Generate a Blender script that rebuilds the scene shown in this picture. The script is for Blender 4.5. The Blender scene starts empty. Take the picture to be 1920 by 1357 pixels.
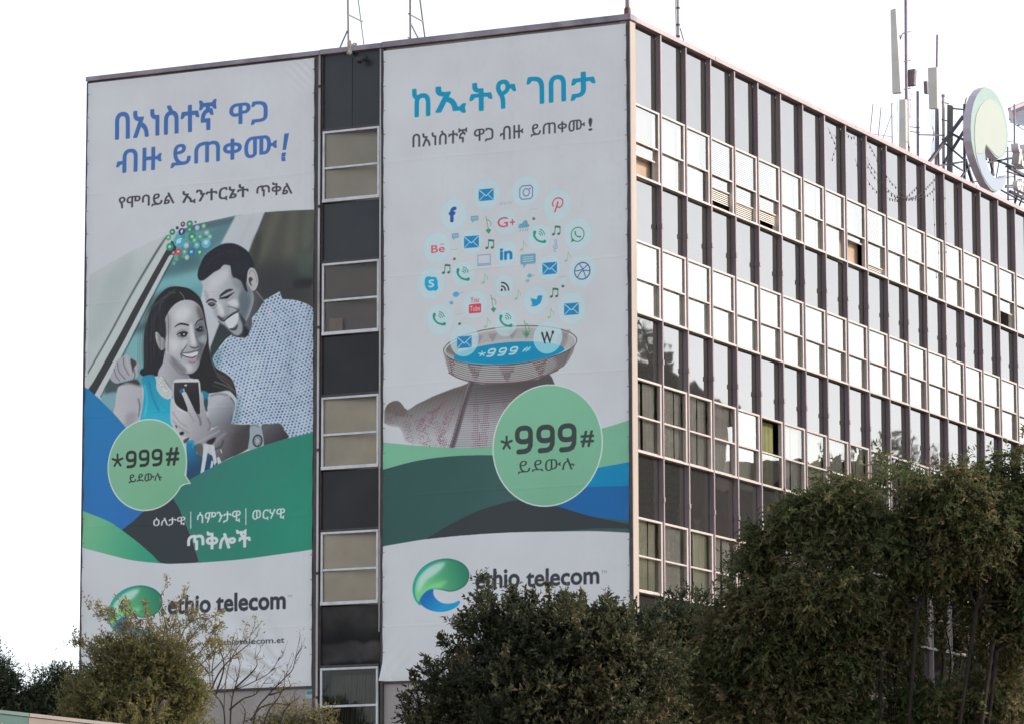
import bpy, bmesh, math, random
import numpy as np
from mathutils import Vector, Matrix

C = bpy.context.scene
COL = C.collection
R = math.radians

# ---------------------------------------------------------------- camera
CAM = np.array([41.30696, -90.05745, 2.91243])
PITCH, YAW, ROLL, FPX = 0.14836, 0.45949, -0.00216, 7743.556     # solved from the facade grid
_cp, _sp, _cy, _sy = math.cos(PITCH), math.sin(PITCH), math.cos(YAW), math.sin(YAW)
FWD = np.array([-_sy*_cp, _cy*_cp, _sp]); _r = np.array([_cy, _sy, 0.0]); _u = np.cross(_r, FWD)
RIGHT = math.cos(ROLL)*_r + math.sin(ROLL)*_u
UP = -math.sin(ROLL)*_r + math.cos(ROLL)*_u
cam = bpy.data.cameras.new('camera'); cam_o = bpy.data.objects.new('camera', cam); COL.objects.link(cam_o)
cam.sensor_fit = 'HORIZONTAL'; cam.sensor_width = 36.0; cam.lens = FPX/1920*36.0
cam.clip_start = 0.5; cam.clip_end = 5000
cam_o.matrix_world = Matrix([[RIGHT[0], UP[0], -FWD[0], CAM[0]], [RIGHT[1], UP[1], -FWD[1], CAM[1]],
                             [RIGHT[2], UP[2], -FWD[2], CAM[2]], [0, 0, 0, 1]])
C.camera = cam_o

# ---------------------------------------------------------------- sky, sun, exposure
SUN_DIR = Vector((0.80, 0.52, 0.50)).normalized()                # towards the sun
W = bpy.data.worlds.new('World'); C.world = W; W.use_nodes = True
nt = W.node_tree; bg = nt.nodes['Background']
sky = nt.nodes.new('ShaderNodeTexSky'); sky.sky_type = 'NISHITA'; sky.sun_disc = False
sky.sun_elevation = math.asin(SUN_DIR.z); sky.sun_rotation = math.atan2(SUN_DIR.x, SUN_DIR.y)
sky.air_density = 1.0; sky.dust_density = 6.0; sky.ozone_density = 1.0; sky.altitude = 2300
hs = nt.nodes.new('ShaderNodeHueSaturation'); hs.inputs['Saturation'].default_value = 0.38
nt.links.new(sky.outputs[0], hs.inputs['Color']); nt.links.new(hs.outputs[0], bg.inputs['Color'])
bg.inputs['Strength'].default_value = 0.15
sl = bpy.data.lights.new('sun', 'SUN'); sl.energy = 2.0; sl.angle = R(2.0); sl.color = (1.0, 0.86, 0.72)
so = bpy.data.objects.new('sun', sl); COL.objects.link(so)
so.rotation_euler = SUN_DIR.to_track_quat('Z', 'Y').to_euler(); so.location = (60, 60, 80)
C.view_settings.view_transform = 'Standard'; C.view_settings.look = 'None'
C.view_settings.exposure = 1.15; C.view_settings.gamma = 1.0
C.cycles.max_bounces = 8; C.cycles.transparent_max_bounces = 12; C.cycles.caustics_reflective = False
C.cycles.caustics_refractive = False
C.cycles.use_denoising = True

# ---------------------------------------------------------------- helpers
def ray(px, py):
    px = np.asarray(px, float); py = np.asarray(py, float)
    return FWD + ((px-960)/FPX)[..., None]*RIGHT + ((678.5-py)/FPX)[..., None]*UP
def on_y(px, py, y=0.0):      # where a line of sight meets the vertical plane Y = y
    d = ray(px, py); t = (y-CAM[1])/d[..., 1]; return CAM + t[..., None]*d
def on_x(px, py, x=0.0):      # ... the vertical plane X = x
    d = ray(px, py); t = (x-CAM[0])/d[..., 0]; return CAM + t[..., None]*d
def at_depth(px, py, D):      # ... at D metres along the view axis
    return CAM + D*ray(px, py)

def tag(o, label=None, cat=None, group=None, kind=None):
    for k, v in (('label', label), ('category', cat), ('group', group), ('kind', kind)):
        if v: o[k] = v
    return o
def empty(name, loc=(0, 0, 0), label=None, cat=None, group=None, kind=None):
    o = bpy.data.objects.new(name, None); COL.objects.link(o); o.location = loc; o.empty_display_size = 0.3
    return tag(o, label, cat, group, kind)
def link(name, me, parent=None, mats=()):
    for m in mats: me.materials.append(m)
    o = bpy.data.objects.new(name, me); COL.objects.link(o)
    if parent is not None:
        o.parent = parent
        root = parent
        off = Vector((0, 0, 0))
        while root is not None: off += root.location; root = root.parent
        o.location = -off                        # meshes are written in world coordinates
    return o

class MB:                                        # mesh builder in world coordinates
    def __init__(s): s.v = []; s.f = []; s.m = []; s.cur = 0
    def add(s, vs, fs):
        b = len(s.v); s.v += [tuple(map(float, p)) for p in vs]; s.f += [tuple(b+i for i in f) for f in fs]; s.m += [s.cur]*len(fs); return s
    def box(s, x0, x1, y0, y1, z0, z1):
        return s.add([(x0,y0,z0),(x1,y0,z0),(x1,y1,z0),(x0,y1,z0),(x0,y0,z1),(x1,y0,z1),(x1,y1,z1),(x0,y1,z1)],
                     [(0,3,2,1),(4,5,6,7),(0,1,5,4),(1,2,6,5),(2,3,7,6),(3,0,4,7)])
    def bar(s, a, b, w, h=None, up=(0, 0, 1)):   # square bar from a to b
        a = Vector(a); b = Vector(b); d = (b-a).normalized(); u = Vector(up)
        if abs(d.dot(u)) > 0.95: u = Vector((0, 1, 0))
        r = d.cross(u).normalized()*(w/2); t = r.cross(d).normalized()*((h or w)/2)
        vs = [a-r-t, a+r-t, a+r+t, a-r+t, b-r-t, b+r-t, b+r+t, b-r+t]
        return s.add(vs, [(0,1,2,3),(7,6,5,4),(0,4,5,1),(1,5,6,2),(2,6,7,3),(3,7,4,0)])
    def tube(s, pts, rad, n=8, cap=True):
        pts = [Vector(p) for p in pts]; k = len(pts)
        rad = [rad]*k if not hasattr(rad, '__len__') else list(rad)
        vs = []; nrm = None
        for i, p in enumerate(pts):
            d = (pts[min(i+1, k-1)]-pts[max(i-1, 0)]).normalized()
            if nrm is None:
                nrm = d.orthogonal().normalized()
            else:
                nrm = (nrm-d*nrm.dot(d)).normalized() if (nrm-d*nrm.dot(d)).length > 1e-6 else d.orthogonal().normalized()
            b = d.cross(nrm)
            for j in range(n):
                a = 2*math.pi*j/n; vs.append(p+(nrm*math.cos(a)+b*math.sin(a))*rad[i])
        fs = [(i*n+j, i*n+(j+1) % n, (i+1)*n+(j+1) % n, (i+1)*n+j) for i in range(k-1) for j in range(n)]
        if cap: fs += [tuple(range(n))[::-1], tuple((k-1)*n+j for j in range(n))]
        return s.add(vs, fs)
    def prism(s, poly, axis, a0, a1):            # polygon in the plane across 'axis', extruded from a0 to a1
        n = len(poly)
        def P(u, v, a): return {'x': (a, u, v), 'y': (u, a, v), 'z': (u, v, a)}[axis]
        vs = [P(u, v, a0) for u, v in poly]+[P(u, v, a1) for u, v in poly]
        return s.add(vs, [tuple(range(n)), tuple(range(2*n-1, n-1, -1))]+[(i, (i+1) % n, n+(i+1) % n, n+i) for i in range(n)])
    def mesh(s, name, smooth=False, keep=False):
        me = bpy.data.meshes.new(name); me.from_pydata(s.v, [], s.f)
        me.polygons.foreach_set('material_index', s.m)
        if not keep:
            bm = bmesh.new(); bm.from_mesh(me); bmesh.ops.recalc_face_normals(bm, faces=bm.faces); bm.to_mesh(me); bm.free()
        if smooth: me.polygons.foreach_set('use_smooth', [True]*len(me.polygons))
        me.update(); return me
    def build(s, name, mats, parent=None, smooth=False, bevel=0, keep=False):
        if not isinstance(mats, (list, tuple)): mats = [mats]
        o = link(name, s.mesh(name, smooth, keep), parent, mats)
        if bevel:
            b = o.modifiers.new('bevel', 'BEVEL'); b.width = bevel; b.segments = 2; b.limit_method = 'ANGLE'
        return o

# ---------------------------------------------------------------- materials
def mat(name, col, rough=0.6, var=0.0, scale=3.0, metal=0.0, spec=0.5, ior=1.5, bump=0.0, dirt=None, streak=False, coord='Object', detail=4.0):
    """Principled with a noise variation of its own colour, optional stains (dirt = (colour, amount))."""
    m = bpy.data.materials.new(name); m.use_nodes = True; t = m.node_tree; b = t.nodes['Principled BSDF']
    b.inputs['Base Color'].default_value = (*col, 1); b.inputs['Roughness'].default_value = rough
    b.inputs['Metallic'].default_value = metal; b.inputs['IOR'].default_value = ior; b.inputs['Specular IOR Level'].default_value = spec
    if var or dirt or bump:
        tc = t.nodes.new('ShaderNodeTexCoord'); mp = t.nodes.new('ShaderNodeMapping')
        t.links.new(tc.outputs[coord], mp.inputs[0])
        if streak: mp.inputs['Scale'].default_value = (1, 1, 0.12)
        nz = t.nodes.new('ShaderNodeTexNoise'); nz.inputs['Scale'].default_value = scale; nz.inputs['Detail'].default_value = detail
        t.links.new(mp.outputs[0], nz.inputs['Vector'])
        rp = t.nodes.new('ShaderNodeValToRGB'); rp.color_ramp.elements[0].position = 0.3; rp.color_ramp.elements[1].position = 0.7
        lo = tuple(max(0, c*(1-var)) for c in col); hi = tuple(min(1, c*(1+var)) for c in col)
        rp.color_ramp.elements[0].color = (*lo, 1); rp.color_ramp.elements[1].color = (*hi, 1)
        t.links.new(nz.outputs['Fac'], rp.inputs[0]); out = rp.outputs[0]
        if dirt:
            n2 = t.nodes.new('ShaderNodeTexNoise'); n2.inputs['Scale'].default_value = scale*0.37; n2.inputs['Detail'].default_value = 6
            t.links.new(mp.outputs[0], n2.inputs['Vector'])
            r2 = t.nodes.new('ShaderNodeValToRGB'); r2.color_ramp.elements[0].position = 0.5; r2.color_ramp.elements[1].position = 0.72
            r2.color_ramp.elements[1].color = (dirt[1],)*3+(1,); t.links.new(n2.outputs['Fac'], r2.inputs[0])
            mx = t.nodes.new('ShaderNodeMix'); mx.data_type = 'RGBA'; t.links.new(r2.outputs[0], mx.inputs[0])
            t.links.new(out, mx.inputs[6]); mx.inputs[7].default_value = (*dirt[0], 1); out = mx.outputs[2]
        t.links.new(out, b.inputs['Base Color'])
        if bump:
            bp = t.nodes.new('ShaderNodeBump'); bp.inputs['Strength'].default_value = 1.0; bp.inputs['Distance'].default_value = bump
            t.links.new(nz.outputs['Fac'], bp.inputs['Height']); t.links.new(bp.outputs[0], b.inputs['Normal'])
    return m
# ================================================================ setting: ground and road
M_GROUND = mat('dry_earth', (0.16, 0.13, 0.10), 0.95, 0.25, 0.4)
M_ASPHALT = mat('asphalt', (0.055, 0.053, 0.05), 0.9, 0.2, 2.0)
g = MB().add([(-900, -700, 0), (900, -700, 0), (900, 1500, 0), (-900, 1500, 0)], [(0, 1, 2, 3)]).build('ground', M_GROUND)
tag(g, 'dry bare earth ground around the office block', 'ground', kind='structure')
g = MB().add([(-200, -72, 0.004), (200, -72, 0.004), (200, -58, 0.004), (-200, -58, 0.004)], [(0, 1, 2, 3)]).build('road', M_ASPHALT)
tag(g, 'asphalt road passing in front of the office block', 'road', kind='structure')

# ================================================================ office building
ST = 3.4                                   # storey height
Z1 = 24.1883                               # head of the top window row
HW = 1.834                                 # window height
WID = 15.62                                # width of the banner face
XA, XB = -8.591, -6.960                    # window column on the banner face
S, Y0 = 1.54688, 0.324                     # bay width and first bay on the long face
ZT = 26.19
NB = 22; YE = Y0+S*NB
MW = 0.066

M_RENDER = mat('lower_render', (0.40, 0.355, 0.335), 0.9, 0.10, 1.5, dirt=((0.22, 0.19, 0.17), 0.5), bump=0.004)
M_POST = mat('post_render', (0.37, 0.315, 0.275), 0.85, 0.10, 2.2, dirt=((0.25, 0.19, 0.155), 0.6), streak=True)
M_COPING = mat('coping_metal', (0.25, 0.21, 0.245), 0.55, 0.25, 2.5, dirt=((0.46, 0.41, 0.43), 0.7))
M_COPB = mat('coping_pale', (0.36, 0.285, 0.30), 0.6, 0.10, 2.0, dirt=((0.30, 0.235, 0.24), 0.5))
M_MULL = mat('mullion_paint', (0.25, 0.20, 0.212), 0.5, 0.18, 5.0, dirt=((0.50, 0.40, 0.41), 0.5), streak=True)
M_FRAME = mat('window_frame_metal', (0.47, 0.41, 0.385), 0.5, 0.08, 4.0)
M_FRAMEW = mat('white_frame_paint', (0.66, 0.66, 0.67), 0.5, 0.08, 6.0, dirt=((0.35, 0.33, 0.31), 0.5))
M_DKTRIM = mat('dark_trim', (0.055, 0.043, 0.045), 0.6, 0.3, 5.0)
M_PIPE = mat('pipe_paint', (0.55, 0.52, 0.50), 0.5, 0.15, 6.0, dirt=((0.2, 0.13, 0.1), 0.7), streak=True)
M_DKPANEL = mat('dark_panel_glass', (0.040, 0.042, 0.047), 0.3, 0.16, 0.9, spec=0.2)
M_DKPANELB = mat('dark_panel_brown', (0.027, 0.0255, 0.0265), 0.3, 0.2, 0.9, spec=0.15)
M_DKPANEL2 = mat('dark_panel_sooty', (0.028, 0.0255, 0.025), 0.4, 0.6, 1.3, spec=0.12)
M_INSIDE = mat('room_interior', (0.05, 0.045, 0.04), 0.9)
M_BACKING = mat('backing_grey', (0.2, 0.19, 0.18), 0.9)
M_ROOF = mat('roof_felt', (0.22, 0.21, 0.20), 0.95, 0.2, 1.0)
M_BLIND = mat('white_blind', (0.80, 0.79, 0.72), 0.8, 0.05, 0.9)
M_SLATB = mat('slatted_blind', (0.80, 0.72, 0.65), 0.6)
M_BROWNB = mat('brown_board', (0.36, 0.255, 0.175), 0.8, 0.1, 3.0)
M_CURT = mat('green_curtain', (0.70, 0.68, 0.49), 0.9, 0.15, 1.2)
M_CURTG = mat('grey_curtain', (0.68, 0.64, 0.57), 0.9, 0.12, 1.2)
M_CURTO = mat('olive_curtain', (0.17, 0.18, 0.06), 0.9, 0.25, 2.0)
M_CURTD = mat('dull_curtain', (0.075, 0.075, 0.058), 0.9, 0.15, 1.2)

def wavy(t, vec, amount, scale):
    tc = t.nodes.new('ShaderNodeTexCoord'); nz = t.nodes.new('ShaderNodeTexNoise'); nz.inputs['Scale'].default_value = scale; nz.inputs['Detail'].default_value = 1.0
    t.links.new(tc.outputs['Object'], nz.inputs['Vector'])
    bp = t.nodes.new('ShaderNodeBump'); bp.inputs['Distance'].default_value = amount; bp.inputs['Strength'].default_value = 1.0
    t.links.new(nz.outputs['Fac'], bp.inputs['Height']); return bp.outputs[0]
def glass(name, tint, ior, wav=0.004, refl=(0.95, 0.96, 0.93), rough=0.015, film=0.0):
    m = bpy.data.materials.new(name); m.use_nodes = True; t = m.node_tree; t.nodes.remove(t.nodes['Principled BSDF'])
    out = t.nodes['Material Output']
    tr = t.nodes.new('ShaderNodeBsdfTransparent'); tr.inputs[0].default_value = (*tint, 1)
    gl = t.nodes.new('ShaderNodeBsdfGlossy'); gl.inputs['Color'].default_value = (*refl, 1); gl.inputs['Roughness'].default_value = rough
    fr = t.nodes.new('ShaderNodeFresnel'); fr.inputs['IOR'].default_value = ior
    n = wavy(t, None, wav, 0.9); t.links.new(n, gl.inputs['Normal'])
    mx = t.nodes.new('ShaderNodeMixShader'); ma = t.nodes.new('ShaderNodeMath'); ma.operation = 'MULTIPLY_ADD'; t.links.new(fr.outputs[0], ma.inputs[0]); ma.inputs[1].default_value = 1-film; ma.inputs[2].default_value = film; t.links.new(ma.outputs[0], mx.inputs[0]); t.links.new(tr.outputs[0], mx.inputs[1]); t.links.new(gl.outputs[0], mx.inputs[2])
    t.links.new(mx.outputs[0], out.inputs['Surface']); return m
M_GLASS = glass('window_glass', (0.87, 0.87, 0.81), 1.8, film=0.25, refl=(1.0, 0.965, 0.89))
M_SPAN = glass('spandrel_glass', (0, 0, 0), 2.0, wav=0.006, film=0.10, rough=0.03, refl=(0.99, 0.945, 0.90))
_t = M_SPAN.node_tree; _d = _t.nodes.new('ShaderNodeBsdfDiffuse'); _d.inputs[0].default_value = (0.034, 0.034, 0.033, 1)
_m = [n for n in _t.nodes if n.type == 'MIX_SHADER'][0]; _t.links.new(_d.outputs[0], _m.inputs[1])
def frosted(name, col, col2):
    m = mat(name, col, 0.35, 0.0, 3.0, spec=0.4); t = m.node_tree; b = t.nodes['Principled BSDF']
    tc = t.nodes.new('ShaderNodeTexCoord'); nz = t.nodes.new('ShaderNodeTexNoise'); nz.inputs['Scale'].default_value = 1.1; nz.inputs['Detail'].default_value = 3
    n2 = t.nodes.new('ShaderNodeTexNoise'); n2.inputs['Scale'].default_value = 60; n2.inputs['Detail'].default_value = 2
    t.links.new(tc.outputs['Object'], nz.inputs['Vector']); t.links.new(tc.outputs['Object'], n2.inputs['Vector'])
    ad = t.nodes.new('ShaderNodeMath'); ad.operation = 'MULTIPLY_ADD'; t.links.new(n2.outputs['Fac'], ad.inputs[0]); ad.inputs[1].default_value = 0.25; t.links.new(nz.outputs['Fac'], ad.inputs[2])
    rp = t.nodes.new('ShaderNodeValToRGB'); rp.color_ramp.elements[0].position = 0.45; rp.color_ramp.elements[1].position = 0.85
    rp.color_ramp.elements[0].color = (*col, 1); rp.color_ramp.elements[1].color = (*col2, 1)
    t.links.new(ad.outputs[0], rp.inputs[0]); t.links.new(rp.outputs[0], b.inputs['Base Color']); return m
M_FROST = frosted('frosted_board', (0.50, 0.45, 0.355), (0.68, 0.59, 0.46))
M_FROSTW = frosted('frosted_beige_board', (0.62, 0.51, 0.385), (0.84, 0.68, 0.51))
M_FROSTB = frosted('frosted_brown_board', (0.10, 0.055, 0.042), (0.16, 0.09, 0.068))
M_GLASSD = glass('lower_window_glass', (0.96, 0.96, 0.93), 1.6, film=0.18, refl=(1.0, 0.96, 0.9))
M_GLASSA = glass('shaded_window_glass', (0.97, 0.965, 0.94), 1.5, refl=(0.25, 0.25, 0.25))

BLD = empty('office_building', (-WID/2, 0, 0), 'tall office block with a long glazed face and two banners on its narrow face', 'building')
# walls, spandrel backing, roof --------------------------------------------------
w = MB(); w.box(-WID, -8.83, 0.05, 0.35, 0, ZT-0.008); w.box(-6.83, -0.30, 0.05, 0.35, 0, ZT-0.008)
w.box(-WID, -0.30, YE, YE+0.3, 0, ZT-0.008); w.box(-WID-0.02, -WID+0.28, 0.36, YE-0.01, 0, ZT-0.008)
w.build('wall', M_RENDER, BLD)
MB().box(-WID+0.3, -1.0, 1.02, YE-0.05, 0, 25.8).build('room_interior', M_INSIDE, BLD)
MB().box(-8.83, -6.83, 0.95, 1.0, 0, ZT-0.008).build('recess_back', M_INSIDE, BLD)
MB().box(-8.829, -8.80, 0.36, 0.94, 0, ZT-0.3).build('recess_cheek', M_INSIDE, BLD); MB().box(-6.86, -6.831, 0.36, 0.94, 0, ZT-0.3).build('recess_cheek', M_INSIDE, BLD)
sl_ = MB()
zs = [(ZT-0.3, Z1+0.02)]+[(Z1-HW-k*ST-0.02, Z1-(k+1)*ST+0.02) for k in range(7)]
for a, b in zs: sl_.box(-0.99, -0.16, 0.36, YE-0.02, min(a, b), max(a, b))
sl_.build('spandrel_backing', M_BACKING, BLD)  # unseen backing boxes added so no light leaks behind the spandrels
MB().box(-WID, -0.2, 0.2, YE, 25.955, 26.10).build('roof', M_ROOF, BLD)
# coping: three lengths on the narrow face, one on the long face
for i, (x0, x1, dz) in enumerate([(-15.66, -8.66, 0.0), (-8.655, -6.88, 0.012), (-6.875, 0.05, 0.03)]):
    MB().box(x0, x1, -0.085, 0.30, ZT-0.005, ZT+0.115+dz).build('coping', M_COPING, BLD, bevel=0.012)
nseg = 7
for i in range(nseg):
    ya = 0.31+(YE-0.31)*i/nseg; yb = 0.31+(YE-0.31)*(i+1)/nseg-0.006
    MB().box(-0.30, 0.035+0.004*(i % 2), ya, yb, ZT, ZT+0.125).build('coping', M_COPB, BLD, bevel=0.01)
MB().box(-0.30, 0.0, 0.0, Y0-0.005, 0, ZT-0.008).build('corner_post', M_POST, BLD, bevel=0.015)
MB().box(-0.088, -0.004, -0.028, -0.003, 0, ZT-0.03).build('edge_trim', M_DKTRIM, BLD)
MB().box(-15.655, -15.60, -0.03, 0.045, 0, ZT-0.02).build('edge_trim', M_DKTRIM, BLD)

# ---------------------------------------------------------------- window column on the banner face
tr = MB(); tr.box(-8.82, -8.70, -0.02, 0.2, 0, ZT-0.02); tr.box(-8.652, -8.60, 0.0, 0.2, 0, ZT-0.02)
tr.box(-6.895, -6.832, -0.02, 0.2, 0, ZT-0.02); tr.build('column_jamb', M_DKTRIM, BLD)
MB().tube([(-8.675, -0.045, 0), (-8.675, -0.045, ZT-0.02)], 0.030, 10).build('downpipe', M_PIPE, BLD, smooth=True)
MB().tube([(-6.925, -0.03, Z1-3.75*ST), (-6.925, -0.03, ZT-0.02)], 0.022, 10).build('downpipe', M_PIPE, BLD, smooth=True)
for k in range(8):
    MB().tube([(-8.675, -0.045, 25.4-k*3.1), (-8.675, -0.045, 25.33-k*3.1)], 0.042, 10).build('pipe_bracket', M_DKTRIM, BLD)
def blade(mb, y, x0, x1, z0, z1, n, amp, ph=0.0, axis='y', lean=0.0):    # a sheet of cloth in folds
    vs = []; rows = 5
    for j in range(rows):
        f = j/(rows-1); z = z1+(z0-z1)*f
        for i in range(n+1):
            u = i/n; a = amp*(0.45+0.55*f)*(math.sin(u*n*0.9+ph)+0.45*math.sin(u*n*0.37+2*ph))
            x = x0+(x1-x0)*u+lean*f
            vs.append((x, y+a, z) if axis == 'y' else (y+a, x, z))
    fs = [(j*(n+1)+i, j*(n+1)+i+1, (j+1)*(n+1)+i+1, (j+1)*(n+1)+i) for j in range(rows-1) for i in range(n)]
    return mb.add(vs, fs)
def frame_a(zt, frost):
    zb = zt-HW; zm = zt-0.52*HW; f = MB(); w_ = 0.055
    f.box(XA, XB, -0.035, 0.05, zt-w_, zt); f.box(XA, XB, -0.05, 0.05, zb, zb+0.085)
    f.box(XA, XA+w_, -0.032, 0.05, zb+0.086, zt-w_-0.001); f.box(XB-w_, XB, -0.032, 0.05, zb+0.086, zt-w_-0.001)
    f.box(XA+w_+0.001, XB-w_-0.001, -0.028, 0.05, zm-0.028, zm+0.028)
    o = f.build('window', M_FRAMEW, BLD, bevel=0.006)
    for a, b, y in ((zm+0.029, zt-w_-0.001, -0.005), (zb+0.086, zm-0.029, 0.012)):
        MB().box(XA+w_+0.001, XB-w_-0.001, y, y+0.006, a, b).build('glass_pane', frost, o)
    return o
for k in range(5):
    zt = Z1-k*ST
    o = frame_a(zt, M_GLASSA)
    if k < 4:                                    # added board; its slant makes the pane darken to one side
        zb = zt-HW; q = 0.42; MB().add([(XA, .035, zb), (XB, q, zb), (XB, q, zt), (XA, .035, zt), (XA, .045, zb), (XB, q+.01, zb), (XB, q+.01, zt), (XA, .045, zt)], [(0, 1, 2, 3), (7, 6, 5, 4), (0, 4, 5, 1), (1, 5, 6, 2), (2, 6, 7, 3), (3, 7, 4, 0)]).build('blind_board', [M_FROST, M_FROSTB, M_FROSTW, M_FROSTW][k], o)
    if k == 1:
        MB().box(-8.40, -8.02, 0.02, 0.032, zt-HW+0.10, zt-HW+0.42).build('cardboard_box', M_BROWNB, o)
    if k == 4:
        mb = blade(MB(), 0.20, XA+0.22, XB-0.02, zt-HW, zt-0.18, 120, 0.05, 0.7, lean=-0.10)
        mb.build('curtain', M_CURTD, o, smooth=True)
_t = M_DKPANEL2.node_tree; _b = _t.nodes['Principled BSDF']; _src = _b.inputs['Base Color'].links[0].from_socket
_tc = _t.nodes.new('ShaderNodeTexCoord'); _nz = _t.nodes.new('ShaderNodeTexNoise'); _nz.inputs['Scale'].default_value = 1.6; _sx = _t.nodes.new('ShaderNodeSeparateXYZ'); _t.links.new(_tc.outputs['Generated'], _sx.inputs[0]); _t.links.new(_tc.outputs['Object'], _nz.inputs['Vector'])
_ad = _t.nodes.new('ShaderNodeMath'); _ad.operation = 'MULTIPLY_ADD'; _t.links.new(_nz.outputs['Fac'], _ad.inputs[0]); _ad.inputs[1].default_value = .35; _t.links.new(_sx.outputs['Z'], _ad.inputs[2])
_rp = _t.nodes.new('ShaderNodeValToRGB'); _e = _rp.color_ramp.elements; _e[0].position = .22; _e[0].color = (.25, .25, .25, 1); _e[1].position = .30; _e[1].color = (1.7, 1.6, 1.55, 1)
for _p, _c in ((.53, (1.7, 1.6, 1.55, 1)), (.60, (.22, .22, .22, 1)), (.72, (.5, .5, .5, 1)), (1.0, (1.5, 1.4, 1.35, 1))): _q = _e.new(_p); _q.color = _c
_t.links.new(_ad.outputs[0], _rp.inputs[0]); _m = _t.nodes.new('ShaderNodeMix'); _m.data_type = 'RGBA'; _m.blend_type = 'MULTIPLY'; _m.inputs[0].default_value = 1; _t.links.new(_src, _m.inputs[6]); _t.links.new(_rp.outputs[0], _m.inputs[7]); _t.links.new(_m.outputs[2], _b.inputs['Base Color'])
pan = [(ZT-0.02, Z1+0.03)]+[(Z1-HW-k*ST-0.03, Z1-(k+1)*ST+0.03) for k in range(5)]
for k, (a, b) in enumerate(pan):
    mats = M_DKPANEL if k < 2 else (M_DKPANEL2 if k >= 4 else M_DKPANELB)
    if k == 0:
        xm = -7.78
        p = MB().box(-8.60, xm-0.006, 0.05, 0.09, b, a).box(xm+0.006, -6.945, 0.052, 0.09, b, a).build('dark_panel', mats, BLD)
    else:
        p = MB().box(-8.60, -6.945, 0.05, 0.09, b, a).build('dark_panel', mats, BLD)
    MB().box(-8.599, -6.946, -0.012, 0.045, b-0.03, b+0.035).build('drip_rail', M_DKTRIM, p)

# ---------------------------------------------------------------- long face
GX = -0.135                                 # plane of the spandrel glass
for k in range(NB+1):
    yb = Y0+S*k; m = MB()
    if k == 0: continue
    m.box(-0.135, 0.0, yb-MW, yb, 0, ZT-0.002)
    for r in range(6):                       # joint sleeves low on each spandrel
        zc = Z1-HW-r*ST-1.02 if r >= 0 else 0
        m.box(-0.134, 0.016, yb-MW-0.012, yb+0.008, zc-0.05, zc+0.07)
    m.build('mullion', M_MULL, BLD, bevel=0.006)
rng = random.Random(5)
def spandrel(b, a_, b_, mb=None):
    ya, yb = Y0+S*b+0.002, Y0+S*(b+1)-MW-0.002
    t = rng.uniform(-0.004, 0.004)
    m = mb or MB()
    m.add([(GX+t, ya, b_), (GX-t, yb, b_), (GX-t, yb, a_), (GX+t, ya, a_), (GX-0.02, ya, b_), (GX-0.02, yb, b_), (GX-0.02, yb, a_), (GX-0.02, ya, a_)],
          [(0,1,2,3), (7,6,5,4), (0,4,5,1), (1,5,6,2), (2,6,7,3), (3,7,4,0)])
    return m
rest = MB()
for r in range(8):
    a_ = ZT-0.002 if r == 0 else Z1-HW-(r-1)*ST-0.002
    b_ = Z1+0.002 if r == 0 else max(0.0, Z1-r*ST+0.002)
    for b in range(NB):
        if (r <= 3 and b <= 18) or (r == 4 and b <= 11): spandrel(b, a_, b_).build('spandrel_panel', M_SPAN, BLD)
        elif a_ > b_: spandrel(b, a_, b_, rest)
o = rest.build('spandrel_panels', M_SPAN, BLD); o['kind'] = 'stuff'

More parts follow.
